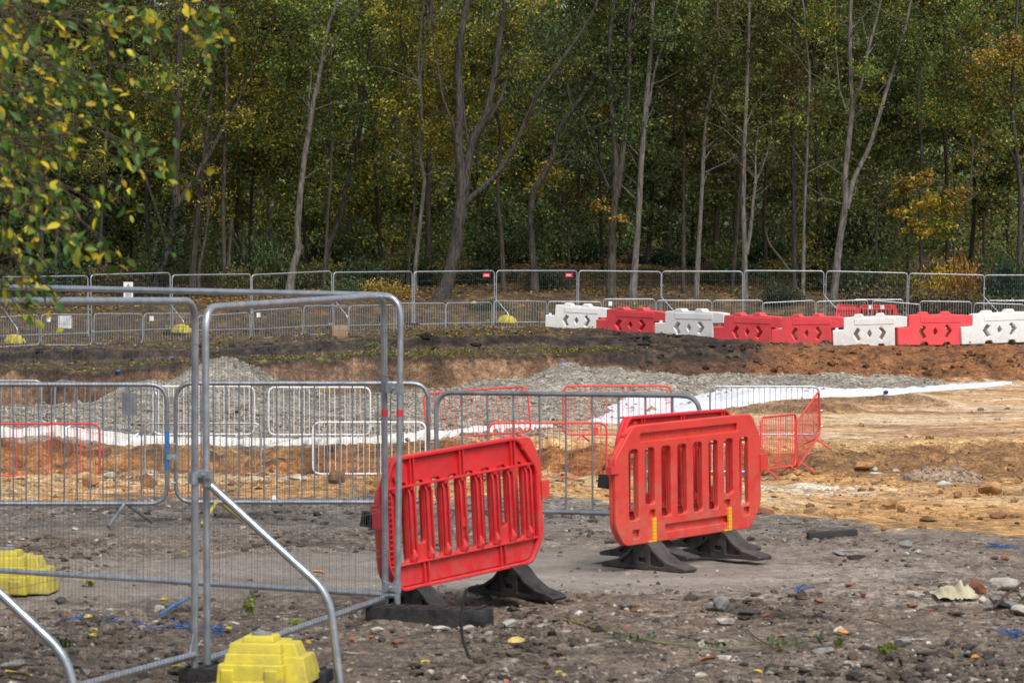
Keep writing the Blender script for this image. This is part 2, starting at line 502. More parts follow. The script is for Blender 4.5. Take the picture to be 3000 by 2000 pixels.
def gz(x, y):
    return float(ground_v(np.array([x]), np.array([y]))[0][0])

def lerp3(a, b, t):
    t = t[..., None]
    return a * (1 - t) + b * t

def C3(*c):
    return np.array(c, float)

def terrain_colour(x, y, z, v, px):
    n1 = fbm(x * .35, y * .12, 101, 4); n2 = fbm(x * 1.2, y * .6, 103, 4); n3 = fbm(x * 3.3, y * 2.2, 107, 4)
    nf = fbm(x * 9, y * 9, 109, 3); st = fbm(x * .16, y * .9, 113, 4)
    vj = v + .10 * n3 + .05 * nf
    def mk(c): return np.broadcast_to(C3(*c), x.shape + (3,)).copy()
    py = 1000 - F * 0 + 0 * x
    # grey yard
    near = lerp3(mk((.148, .112, .084)), mk((.245, .205, .168)), sstep(-.05, .45, .7 * st + .5 * n1 + .15 * np.exp(-((y - 24.9) / 2.0) ** 2) - .22))
    tk = track_mask(x, y)
    near = lerp3(near, lerp3(mk((.215, .186, .160)), mk((.265, .235, .208)), sstep(-.2, .4, fbm(x * .5, y * 2.2, 153, 3))), tk * .9)
    near = lerp3(near, mk((.056, .043, .033)), (.88 - .6 * tk) * sstep(.12, .5, n2 + .35 * nf - .25 * np.exp(-((y - 25.4) / 1.5) ** 2)))
    near = lerp3(near, mk((.140, .126, .112)), sstep(26.5, 29, y) * .6)
    near = lerp3(near, mk((.082, .062, .048)), .75 * sstep(20.6, 19.0, y + .8 * n2) * (1 - sstep(-.2, .8, x)))
    near = lerp3(near, mk((.115, .09, .072)), .6 * sstep(21.5, 19.5, y + .8 * n2))
    near = lerp3(near, mk((.33, .30, .26)), .7 * (1 - tk) * sstep(.45, .6, nf))
    near = lerp3(near, mk((.04, .036, .035)), .6 * (1 - .8 * tk) * sstep(.35, .6, -nf))
    for (sx, sy, rx, ry) in ((X(270, 30.2), 30.2, .35, .35), (X(480, 29.1), 29.1, .45, .3), (X(690, 29.4), 29.4, .4, .3), (X(2350, 21.2), 21.2, .3, .22), (X(1790, 25.0), 25.0, .14, .16)):
        near = lerp3(near, mk((.030, .026, .024)), .85 * sstep(.35, .75, np.exp(-((x - sx) / rx) ** 2 - ((y - sy) / ry) ** 2) + .25 * n3))
    # clay floor
    fl = lerp3(mk((.42, .235, .092)), mk((.50, .345, .19)), sstep(-.2, .35, n1 + .4 * st))
    fl = lerp3(fl, mk((.185, .108, .052)), .85 * sstep(.08, .42, n2 + .5 * nf))
    fl = lerp3(fl, mk((.62, .58, .50)), .85 * sstep(.05, .3, n3 + .5 * nf + .2) * np.maximum(np.exp(-((px - 2380) / 240) ** 2 - ((y - 48.5) / 3.2) ** 2), np.exp(-((px - 840) / 110) ** 2 - ((y - 57) / 3) ** 2)))
    # first bank
    b1 = lerp3(mk((.225, .098, .034)), mk((.31, .165, .062)), sstep(-.2, .4, n2))
    b1 = lerp3(b1, mk((.085, .044, .022)), .85 * sstep(.0, .35, n3 + .3 * nf))
    b1 = lerp3(b1, mk((.20, .115, .055)), sstep(1900, 2200, px) * .7)
    # terrace
    tan = lerp3(mk((.47, .285, .14)), mk((.54, .41, .27)), sstep(-.3, .3, st + .4 * n1))
    tan = lerp3(tan, mk((.24, .125, .06)), .85 * sstep(.16, .36, .8 * fbm(x * .22, y * .55, 133, 5) + .35 * nf + .3 * n2))
    tan = lerp3(tan, mk((.36, .17, .10)), .5 * sstep(.2, .5, fbm(x * .2, y * .5, 131, 3)))
    grv = lerp3(mk((.28, .25, .205)), mk((.19, .165, .135)), sstep(-.2, .4, n2 + .4 * nf))
    yw = y + 1.2 * fbm(x * .35, y * 0, 66, 3); yw2 = y + 1.0 * fbm(x * .4, y * 0, 63, 3)
    dkm = np.maximum(sstep(2080, 2250, px) * (1 - sstep(2640, 2860, px)) * np.exp(-((yw - 86.8) / .45) ** 2), sstep(1950, 2100, px) * (1 - sstep(2480, 2560, px)) * np.exp(-((yw2 - 82.9) / .4) ** 2))
    tan = lerp3(tan, mk((.12, .07, .038)), .85 * dkm)
    gm = 1 - sstep(1500, 1900, px + 150 * n2 - np.clip((y - 75) * 25, -250, 500))
    gm = np.maximum(gm, sstep(93, 97, y + 1.5 * n2) * (1 - sstep(2550, 2750, px)))
    ter = lerp3(tan, grv, gm)
    ter = lerp3(ter, mk((.45, .285, .13)), (1 - sstep(5.06, 5.22, vj)) * sstep(1250, 1500, px))
    # pit wall
    wl = lerp3(mk((.12, .070, .042)), mk((.235, .14, .080)), sstep(-.25, .3, fbm(x * 1.1, z * .5, 137, 4)))
    wl = lerp3(wl, mk((.045, .030, .022)), .85 * sstep(.12, .4, fbm(x * 1.3, z * .8, 139, 5)))
    wl = lerp3(wl, mk((.22, .14, .085)), .6 * sstep(.1, .4, fbm(x * 2.2, z * 3, 141, 3)) * np.exp(-((px - 1430) / 160) ** 2))
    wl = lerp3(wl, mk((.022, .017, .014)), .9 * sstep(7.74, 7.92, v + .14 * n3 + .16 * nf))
    rus = lerp3(mk((.20, .088, .036)), mk((.30, .155, .065)), sstep(0, .5, n1 + .3 * n2))
    rus = lerp3(rus, mk((.085, .042, .022)), .8 * sstep(.05, .4, n3))
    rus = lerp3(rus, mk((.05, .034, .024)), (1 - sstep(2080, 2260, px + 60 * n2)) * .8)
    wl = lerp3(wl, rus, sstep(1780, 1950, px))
    led = lerp3(mk((.060, .042, .024)), mk((.22, .17, .045)), .7 * sstep(.25, .5, nf + .3 * n3))
    led = lerp3(led, mk((.06, .075, .022)), .7 * sstep(.15, .45, fbm(x * 2, y * 2, 151, 3)))
    led = lerp3(led, rus, sstep(1950, 2150, px))
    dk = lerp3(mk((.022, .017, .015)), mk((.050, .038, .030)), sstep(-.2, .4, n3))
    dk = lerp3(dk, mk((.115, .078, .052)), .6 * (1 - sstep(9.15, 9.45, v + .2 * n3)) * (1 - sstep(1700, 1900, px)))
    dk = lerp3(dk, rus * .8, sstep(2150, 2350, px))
    lf = lerp3(mk((.055, .040, .024)), mk((.125, .078, .036)), sstep(-.1, .5, n3 + .4 * nf))
    lf = lerp3(lf, mk((.055, .065, .020)), .7 * sstep(.1, .4, n2))
    lf = lerp3(lf, mk((.155, .10, .062)), sstep(2000, 2300, px) * (1 - sstep(10.3, 10.9, v)))
    fo = lerp3(mk((.060, .042, .022)), mk((.17, .10, .045)), sstep(-.1, .5, n3))
    dsm = sstep(1600, 1760, px) * (1 - sstep(2160, 2320, px + 60 * n2))
    soil = lerp3(mk((.026, .020, .017)), mk((.075, .048, .032)), sstep(-.1, .45, n3))
    led = lerp3(led, soil, dsm); lf = lerp3(lf, soil, dsm * (1 - sstep(10.25, 10.6, v))); wl = lerp3(wl, soil, dsm * sstep(7.35, 7.75, v + .2 * n3))
    c = near
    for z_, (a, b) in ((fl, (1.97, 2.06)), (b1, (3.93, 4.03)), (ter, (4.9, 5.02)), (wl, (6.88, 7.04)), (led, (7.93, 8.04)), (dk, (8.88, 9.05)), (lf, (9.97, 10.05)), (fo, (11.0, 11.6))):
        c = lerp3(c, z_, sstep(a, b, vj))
    return c

cpx = np.concatenate([np.linspace(-9000, -760, 18), np.arange(-700, 3701, 11.0), np.linspace(3800, 12000, 18)])
rows = np.concatenate([np.linspace(5, 16, 24), np.arange(16.05, 33, .04), np.arange(33, 61, .12), np.arange(61, 66.6, .07),
                       np.arange(66.6, 96, .22), np.arange(96, 112, .045), np.arange(112, 140, .3), np.linspace(140.5, 340, 70), [420, 600]])
PX, DD = np.meshgrid(cpx, rows)
XX = (PX - 1500) / F * DD
ZZ, VV, PP = ground_v(XX, DD)
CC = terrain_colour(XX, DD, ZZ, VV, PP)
nr, nc = XX.shape
idx = np.arange(nr * nc).reshape(nr, nc)
faces = np.stack([idx[:-1, :-1], idx[:-1, 1:], idx[1:, 1:], idx[1:, :-1]], -1).reshape(-1, 4)
me = mesh_np('ground', np.stack([XX, DD, ZZ], -1).reshape(-1, 3), faces, np.concatenate([CC.reshape(-1, 3), (1 - .72 * track_mask(XX, DD) * (1 - sstep(1.85, 2.1, VV))).reshape(-1, 1)], 1), True)
tag(link('ground', me, M['ground']), kind='structure')

# ---- loose stones: one mesh of many small faceted stones
ico = bmesh.new(); bmesh.ops.create_icosphere(ico, subdivisions=1, radius=1)
ICO_V = np.array([v.co[:] for v in ico.verts]); ICO_F = np.array([[v.index for v in f.verts] for f in ico.faces]); ico.free()
def stones_mesh(name, pts, size, cols, flat=.6):
    n = len(pts); k = len(ICO_V)
    jit = 1 + .38 * (rng.random((n, k, 1)) - .5) * 2
    V = ICO_V[None] * jit
    s = size[:, None] * (0.65 + .7 * rng.random((n, 3))) * np.array([1, 1, flat])
    V = V * s[:, None, :]
    a = rng.random(n) * 6.283; ca, sa = np.cos(a)[:, None], np.sin(a)[:, None]
    V = np.stack([V[..., 0] * ca - V[..., 1] * sa, V[..., 0] * sa + V[..., 1] * ca, V[..., 2]], -1)
    V = V + pts[:, None, :]
    Fc = (ICO_F[None] + (np.arange(n) * k)[:, None, None]).reshape(-1, 3)
    return mesh_np(name, V.reshape(-1, 3), Fc, np.repeat(cols, k, axis=0))
def scatter(n, px0, px1, d0, d1, power=1.0):
    d = d0 + (d1 - d0) * rng.random(n) ** power
    px = px0 + (px1 - px0) * rng.random(n)
    x = (px - 1500) / F * d
    z, v, pxx = ground_v(x, d)
    return x, d, z, v, pxx
pal = np.array([(.34, .31, .27), (.20, .18, .165), (.09, .083, .08), (.055, .05, .048), (.27, .21, .16), (.32, .12, .07), (.16, .125, .10), (.45, .43, .39)])
x, y, z, v, pxx = scatter(17000, -80, 3080, 17.2, 32, 1.25)
clump = fbm(x * .9, y * .9, 211, 3) + .35 * rng.standard_normal(len(x)) - .75 * track_mask(x, y)
ok = (v < 1.98) & (clump > -.12)
x, y, z = x[ok], y[ok], z[ok]
sz = .006 + .016 * rng.random(len(x)) ** 3 + .026 * rng.random(len(x)) * (rng.random(len(x)) > .965)
ci = rng.choice(len(pal), len(x), p=[.12, .23, .22, .12, .12, .015, .16, .015])
me = stones_mesh('loose_stones', np.stack([x, y, z + sz * .15], -1), sz, pal[ci] * (.7 + .6 * rng.random((len(x), 1))), .65)
tag(link('loose_stones', me, M['stones']), 'small loose stones and grit scattered over the grey yard', 'stones', kind='stuff')
x, y, z, v, pxx = scatter(14000, -80, 3080, 17.2, 30, 1.7)
clump = fbm(x * 1.2, y * .6, 103, 4) + .35 * fbm(x * 9, y * 9, 109, 3) - .9 * track_mask(x, y) + .12 * rng.standard_normal(len(x))
ok = (v < 1.98) & (clump > .06)
x, y, z = x[ok], y[ok], z[ok]
sz = .010 + .040 * rng.random(len(x)) ** 2.6
pal2 = np.array([(.075, .058, .046), (.05, .042, .037), (.12, .095, .075), (.10, .075, .055)])
me = stones_mesh('soil_crumbs', np.stack([x, y, z + sz * .1], -1), sz, pal2[rng.integers(0, 4, len(x))] * (.7 + .7 * rng.random((len(x), 1))), .6)
tag(link('soil_crumbs', me, M['stones']), 'dark crumbs of turned soil over the rough parts of the yard', 'soil', kind='stuff')
# gravel bed stones on the terrace
x, y, z, v, pxx = scatter(26000, -120, 2700, 64.5, 100.5, 1.0)
gm = (1 - sstep(1420, 1900, pxx - np.clip((y - 75) * 22, -250, 500))) + (y > 94) * (pxx < 2650)
ok = (v > 5.04) & (v < 7.02) & (gm > rng.random(len(x)))
x, y, z = x[ok], y[ok], z[ok]
sz = .022 + .06 * rng.random(len(x)) ** 2.8
me = stones_mesh('gravel_bed', np.stack([x, y, z + sz * .2], -1), sz, np.array([(.285, .255, .21)]) * (.5 + .75 * rng.random((len(x), 1))), .75)
tag(link('gravel_bed', me, M['stones']), 'spread of crushed grey stone covering the terrace above the first bank', 'gravel', kind='stuff')
# clay lumps on the floor and banks
x, y, z, v, pxx = scatter(16000, -80, 3080, 29, 112, .8)
ok = ((v > 2.1) & (v < 5.05)) | ((v > 5.05) & (v < 7.0) & (pxx > 1900) & (rng.random(len(x)) < .10)) | ((v > 7) & (v < 8.3) & (pxx > 1850)) | ((v > 8.75) & (v < 10.15)) | ((v > 6.9) & (v < 7.3))
lum = fbm(x * .5, y * .4, 223, 3)
ok &= lum > -.05 + .25 * rng.standard_normal(len(x))
x, y, z, v = x[ok], y[ok], z[ok], v[ok]
sz = (.02 + .055 * rng.random(len(x)) ** 3.5) * np.clip(y / 55, .6, 1.6) * np.where((v > 8.7) | ((v > 7) & (pxx[ok] > 1850)), 1.25, 1.0)
cc = terrain_colour(x, y, z, v, pxx[ok]) * (.45 + .7 * rng.random((len(x), 1)))
me = stones_mesh('clay_lumps', np.stack([x, y, z + sz * .2], -1), sz, cc, .7)
tag(link('clay_lumps', me, M['stones']), 'crumbled orange brown clay lumps strewn over the pit floor and banks', 'clay', kind='stuff')

# ---- gravel heaps
def heap(name, label, px, py, d, wpx, hpx, wy, seed, peaks=((0, 0, 1),), shade=1.0, col=(.275, .247, .205), group='heaps of crushed grey stone'):
    cx = X(px, d); hw = wpx / 2 / F * d; H = hpx / F * d
    g = 90
    u = np.linspace(-1, 1, g)
    U, W = np.meshgrid(u, u)
    x = cx + U * hw; y = d + W * wy
    h = np.zeros_like(U)
    for (ax, ay, ah, *rest) in peaks:
        wid = rest[0] if rest else 1.0
        r = np.sqrt(((U - ax) / wid) ** 2 + ((W - ay)) ** 2 + .03)
        h = np.maximum(h, ah * np.clip(1.10 - r, 0, 1))
    zg, _, _ = ground_v(x, y)
    edge = np.clip((1 - np.maximum(np.abs(U), np.abs(W))) * 6, 0, 1)
    zz = zg - .12 + (H * h + edge * (h > 0) * (.10 * fbm(x * 1.2, y * 1.2, seed, 4) + .07 * np.abs(fbm(x * 4, y * 4, seed + 3, 3)))) + .12 * (h > .03) * np.clip(h * 8, 0, 1)
    n = fbm(x * 1.5, y * 1.5, seed + 9, 4)
    c = lerp3(np.broadcast_to(C3(*col), x.shape + (3,)) * shade, np.broadcast_to(C3(*col), x.shape + (3,)) * .68 * shade, sstep(-.3, .4, n))
    V = [np.stack([x, y, zz], -1).reshape(-1, 3)]
    ii = np.arange(g * g).reshape(g, g)
    fq = np.stack([ii[:-1, :-1], ii[:-1, 1:], ii[1:, 1:], ii[1:, :-1]], -1).reshape(-1, 4)
    keep = (h.reshape(-1)[fq].max(1) > .005)
    root = link(name, mesh_np(name, V[0], fq[keep], c.reshape(-1, 3), True), M['gravel'])
    # stones lying on the surface, denser towards the foot
    m = int(600 + hw * wy * 130)
    k = rng.integers(0, g * g, m)
    hv = h.reshape(-1)[k]
    k = k[(hv > .02) & (rng.random(m) < 1.1 - .6 * hv)]
    p = V[0][k] + np.stack([rng.random(len(k)) * .1, rng.random(len(k)) * .1, 0 * k], -1)
    s = .02 + .062 * rng.random(len(k)) ** 2.8
    st = link('stone_cover', stones_mesh('stone_cover', p, s, np.array([col]) * shade * (.6 + .7 * rng.random((len(k), 1))), .8), M['stones'], root)
    st['kind'] = 'stuff'
    tag(root, label, 'gravel heap', group)
    return root
heap('gravel_heap', 'tall pointed heap of grey stone behind the fine mesh at left', 650, 1050, 88, 800, 160, 5.0, 301, ((0, 0, 1.0, .62), (-.45, -.2, .52, .5), (.35, -.1, .5, .6)))
heap('gravel_heap', 'low spreading heap of grey stone at the far left below the pit wall', 260, 1160, 84, 900, 62, 4.5, 311, ((.5, 0, .8, .5), (-.3, 0, .12, .6), (.15, 0, .42, .5)))
heap('gravel_heap', 'central heap of grey stone with a sharp peak below the blue paint mark', 1700, 1070, 95.5, 820, 86, 4.2, 321, ((-.10, 0, 1.0, .42), (.22, 0, .84, .34), (-.5, -.1, .5, .5), (.55, -.1, .5, .45)))
heap('gravel_heap', 'long low ridge of grey stone behind the white sheeting at right', 2300, 1095, 98.5, 1000, 36, 3.0, 331, ((-.72, 0, .9, .35), (-.35, 0, .95, .4), (0, 0, .8, .35), (.32, 0, .85, .35), (.62, 0, .75, .34)))
heap('gravel_heap', 'broad grey mound of rubble between the red barriers in the middle', 1560, 1170, 82, 560, 56, 5.0, 341, ((-.1, 0, .9, .7), (.35, .1, .95, .5), (-.5, .1, .7, .5)))
heap('gravel_heap', 'flat grey rubble mound behind the white barriers', 1060, 1150, 86, 760, 40, 5.0, 351, ((0, 0, .9, .8), (-.5, 0, .8, .5), (.5, .1, .8, .5)))
heap('dirt_mound', 'small heap of pale crumbled dirt at the foot of the right bank', 2740, 1350, 58, 260, 34, 1.6, 361, ((-.1, 0, 1, .7), (.45, 0, .8, .5)), 1.0, (.33, .235, .165), group='dirt heaps in the pit')

# ---- white membrane sheets draped on the terrace
def drape(name, label, pts, nu=140, nw=14, mat_=None, lift=.04, amp=.07, rag=.05):
    """pts: list of (px, py_far, py_near); depth comes from the terrain under each pixel"""
    pts = np.array(pts, float)
    px = np.linspace(pts[0, 0], pts[-1, 0], nu)
    hi = np.interp(px, pts[:, 0], pts[:, 1]); lo = np.interp(px, pts[:, 0], pts[:, 2])
    hi = hi + (lo - hi + 6) * rag * fbm(px / 40, px * 0, 401, 3); lo = lo + (lo - hi + 6) * rag * 1.5 * fbm(px / 30, px * 0 + 9, 403, 4)
    w = np.linspace(0, 1, nw)
    PXX = np.repeat(px[None], nw, 0); PYY = lo[None] + (hi - lo)[None] * w[:, None]
    ds = np.arange(60, 108, .1)
    out = np.zeros(PXX.shape + (3,))
    for i in range(nu):
        xx = (px[i] - 1500) / F * ds
        zz, vv, _ = ground_v(xx, ds, True)
        pyy = 750 - (zz - CAM_Z) / ds * F
        pyy = np.minimum.accumulate(pyy)
        dd = np.interp(-PYY[:, i], -pyy, ds)
        out[:, i, 0] = (px[i] - 1500) / F * dd; out[:, i, 1] = dd
    zz, vv, _ = ground_v(out[..., 0], out[..., 1])
    z0, _, _ = ground_v(out[..., 0], out[..., 1], False)
    out[..., 2] = zz + (lift * np.minimum(1, w * 4) - .03 * (w < .01))[:, None] + np.minimum(1, w * 5)[:, None] * amp * (np.abs(fbm(out[..., 0] * .9, out[..., 1] * .5, 409, 4)) * 1.4 + 1.1 * np.abs(fbm(out[..., 0] * 2.6, out[..., 1] * 1.3, 411, 4)))
    ii = np.arange(nu * nw).reshape(nw, nu)
    fq = np.stack([ii[:-1, :-1], ii[:-1, 1:], ii[1:, 1:], ii[1:, :-1]], -1).reshape(-1, 4)
    o = link(name, mesh_np(name, out.reshape(-1, 3), fq, None, True), mat_)
    tag(o, label, 'sheeting')
    return o
drape('membrane_sheet', 'wide white sheeting with blue creases lying on the tan terrace at right', [(1725, 1238, 1241), (1760, 1205, 1240), (1830, 1172, 1238), (1960, 1150, 1226), (2040, 1148, 1210), (2150, 1142, 1192), (2300, 1138, 1172), (2420, 1136, 1164), (2560, 1136, 1160), (2700, 1132, 1148), (2900, 1122, 1134), (2965, 1120, 1124)], mat_=M['membrane'], nu=260, nw=36, lift=.015, amp=.05, rag=.04)
drape('membrane_strip', 'narrow strip of white sheeting along the top of the left clay bank', [(-40, 1265, 1281), (60, 1266, 1280), (120, 1259, 1276), (220, 1260, 1284), (290, 1270, 1300), (400, 1281, 1305), (480, 1290, 1305), (640, 1294, 1305), (900, 1293, 1304), (1050, 1288, 1301), (1160, 1281, 1299), (1290, 1271, 1287), (1400, 1259, 1268), (1620, 1244, 1253)], mat_=M['membrane_dirty'], nu=260, nw=8, lift=.05, amp=.05, rag=.2)
# ------------------------------------------------------------------ placing
_ds = np.concatenate([np.arange(14, 34, .05), np.arange(34, 140, .1)])
def solve_d(px, py):
    """distance at which the terrain shows at a pixel"""
    x = (px - 1500) / F * _ds
    z, v, _ = ground_v(x, _ds)
    pyy = np.array([750 - (zz - CAM_Z) / d * F for zz, d in zip(z, _ds)])
    hit = np.nonzero(pyy <= py)[0]
    return float(_ds[hit[0]]) if len(hit) else 130.0

def G(px, py=None, d=None, dz=0.0):
    if d is None: d = solve_d(px, py)
    x = X(px, d)
    return Vector((x, d, gz(x, d) + dz))

def frame_between(o, A, B, L0, sz=1.0, lean=0.0):
    """put object o (local x from 0 to L0, z up) so that its base runs from A to B"""
    A = Vector(A); B = Vector(B)
    ax = (B - A); L = ax.length; ax.normalize()
    up = Vector((0, 0, 1)); ay = up.cross(ax).normalized(); az = ax.cross(ay).normalized()
    R = Matrix((ax, ay, az)).transposed()
    if lean: R = R @ Matrix.Rotation(lean, 3, 'X')
    o.matrix_world = Matrix.Translation(A) @ R.to_4x4() @ Matrix.Diagonal((L / L0, 1, sz, 1))

# ------------------------------------------------------------------ mesh fence panels
PL = 3.4
def panel_meshes(step, wr, hstep, fr=.0205):
    fb = MB()
    fb.tube(round_path([(0,0,0), (0,0,2.0), (PL,0,2.0), (PL,0,0)], .15, 7), fr, 10)
    fb.tube([(.01,0,.12), (PL-.01,0,.12)], fr * .95, 10)
    for x, s in ((0, 1), (PL, -1)):       # gusset plates in the lower corners
        b = len(fb.v)
        fb.v += [Vector((x, -.004, .13)), Vector((x + s * .07, -.004, .13)), Vector((x, -.004, .27)), Vector((x, .004, .13)), Vector((x + s * .07, .004, .13)), Vector((x, .004, .27))]
        fb.f += [(b, b+1, b+2), (b+3, b+5, b+4), (b, b+3, b+4, b+1), (b+1, b+4, b+5, b+2), (b+2, b+5, b+3, b)]
    wb = MB()
    r2 = random.Random(3)
    n = int(PL / step)
    for i in range(1, n):
        x = i * PL / n
        j = [r2.uniform(-.004, .004) for _ in range(4)]
        inset = max(0, .15 - min(x, PL - x)); top = 1.995 - (inset ** 2) / .3
        wb.tube([(x + j[0], -.022, .105), (x + j[1], -.024 + j[2], .75), (x + j[2], -.023 + j[3], 1.35), (x + j[3], -.022, top)], wr, 3, False)
    z = .12 + hstep
    while z < 1.95:
        wb.tube([(.0, -.02, z), (PL * .33, -.018, z - .006), (PL * .7, -.019, z + .005), (PL, -.02, z)], wr * 1.35, 3, False)
        z += hstep
    return fb.mesh('frame'), wb.mesh('wire_mesh')
FRAME_ME, WIRE_ME = panel_meshes(.05, .00115, .275)
FRAME_FAR, WIRE_FAR = panel_meshes(.085, .0024, .26, .023)

def coupler(at, parent, ax=Vector((1,0,0)), name='coupler'):
    b = MB(); b.box((0, 0, 0), (.11, .05, .045)); b.tube([(0, -.05, 0), (0, .05, 0)], .011, 6); b.tube([(-.04,0,-.032),(-.04,0,.032)], .026, 8); b.tube([(.04,0,-.032),(.04,0,.032)], .026, 8)
    o = b.build(name, M['galv'], parent)
    o.location = at
    return o

def fence_panel(A, B, label, far=False, sz=1.0, coup=None):
    r = empty('mesh_fence_panel')
    link('frame', FRAME_FAR if far else FRAME_ME, M['galv_far' if far else 'galv'], r)
    link('wire_mesh', WIRE_FAR if far else WIRE_ME, M['wire_far'] if far else M['wire'], r)
    for c in coup or []:
        coupler(c, r)
    frame_between(r, A, B, PL, sz)
    tag(r, label, 'fence panel', 'far row of mesh fence panels' if far else 'tall mesh fence panels in the foreground')
    return r

# foreground panels: line A-B runs away from the camera, C closes the corner
A0 = Vector((X(-235, 15.0), 15.0, .05)); A1 = Vector((X(567, 18.10), 18.10, .012))
B0 = Vector((X(605, 18.20), 18.20, -.025)); B1 = Vector((X(1128, 21.2), 21.2, .005))
C0 = Vector((X(-95, 22.45), 22.45, .075)); C1 = Vector((X(1163, 21.12), 21.12, .03))
pA = fence_panel(A0, A1, 'nearest tall mesh fence panel, cut off by the left edge of the picture', coup=[(PL + .03, 0, 1.06)])
pB = fence_panel(B0, B1, 'tall mesh fence panel between the two foreground post pairs, running back to the black foot', sz=1.0)
pC = fence_panel(C0, C1, 'tall mesh fence panel closing the corner behind, its thin top rail crossing the left half', coup=[(PL - .04, 0, .17), (PL - .04, 0, 1.42)], sz=.988)
for p, zz in ((pB, 1.41), (pC, 1.405)):      # faded red paint rings on both posts of the corner
    b = MB(); b.tube([(PL, 0, zz - .022), (PL, 0, zz + .022)], .0217, 10, False)
    b.build('paint_ring', M['sign_red'], p).location = (0, 0, -.14)

def foot_block(loc, rz, label, L=.74):
    b = MB()
    b.box((0, 0, .062), (L, .23, .124))
    me = b.mesh('rubber_block', bevel=.014)
    o = link('rubber_block', me, M['rubber'])
    b = MB()
    for s in (-1, 1):
        b.box((s * (L / 2 - .05), 0, .128), (.018, .2, .012))
    for k in range(7):
        b.box((-L / 2 + .12 + k * .085, 0, .1265), (.03, .16, .006))
    b.build('ridges', M['rubber'], o)
    o.location = loc; o.rotation_euler = (0, 0, rz)
    tag(o, label, 'rubber block', 'black rubber blocks carrying the mesh fences')
    return o
rzp = math.atan2(-.275, .96)
foot_block((X(1258, 20.9), 20.9, gz(X(1258, 20.9), 20.9) - .03), rzp, 'black rubber fence foot under the corner post pair beside the left red barrier', .76)
foot_block((X(748, 18.08), 18.08, gz(X(748, 18.08), 18.08) - .045), rzp, 'black rubber fence foot at the bottom edge carrying the yellow weight', .80)

def brace(loc, rz, label, far=False, sc=1.0, group='diagonal fence braces'):
    r = empty('fence_brace', loc, rz)
    b = MB(); b.tube(round_path([(0,0,1.06), (.70,0,.47), (.76,0,.0)], .12, 6), .021 if not far else .024, 10)
    b.build('stay', M['galv'], r)
    b = MB(); b.box((0, 0, 1.09), (.075, .065, .04)); b.box((.025, 0, 1.05), (.04, .04, .05)); b.tube([(0, -.07, 1.09), (0, .07, 1.09)], .012, 6)
    b.build('clamp', M['galv'], r)
    r.scale = (sc, sc, sc)
    tag(r, label, 'brace', group)
    return r
brace((X(598, 18.13), 18.13, .0), rzp, 'near diagonal fence brace bending down beside the yellow weight at the bottom')
brace((X(-232, 15.0), 15.0, .03), rzp, 'diagonal fence brace crossing the bottom left corner of the picture')

def weight_mesh():
    b = MB()
    b.frustum((0, 0, 0), (.385, .46), (0, 0, .115), (.37, .44))
    b.frustum((.008, 0, .112), (.335, .40), (.008, 0, .172), (.315, .37))
    b.frustum((.012, 0, .169), (.305, .35), (.012, 0, .228), (.285, .32))
    b.frustum((.02, -.02, .226), (.185, .2), (.02, -.02, .262), (.165, .18))
    b.frustum((.215, .03, .0), (.20, .36), (.205, .03, .15), (.15, .30))
    b.frustum((.18, .02, .14), (.14, .22), (.165, .02, .22), (.11, .19))
    for s in (-1, 1):
        b.box((s * .125 - .005, -.222, .045), (.075, .03, .085))
    b.box((-.005, -.222, .012), (.20, .028, .022))
    return b.mesh('ballast', bevel=.024, seg=4)
WEIGHT_ME = weight_mesh()
lid = MB(); lid.tube([(.02, -.02, .258), (.02, -.02, .275)], .055, 20); LID_ME = lid.mesh('lid')
def weight(loc, rz, label, sc=1.0, group='yellow ballast weights'):
    r = empty('ballast_weight', loc, rz)
    link('body', WEIGHT_ME, M['yellow'], r)
    link('lid', LID_ME, M['cap'], r)
    r.scale = (sc, sc, sc)
    tag(r, label, 'weight', group)
    return r
weight((X(757, 17.78), 17.78, .035), rzp + .12, 'stepped yellow ballast weight in front at the bottom under the near brace', .93)
weight((X(2, 22.6), 22.7, gz(X(22, 22.6), 22.7) + .02), rzp + .2, 'stepped yellow ballast weight at the left edge behind the mesh', 1.08)

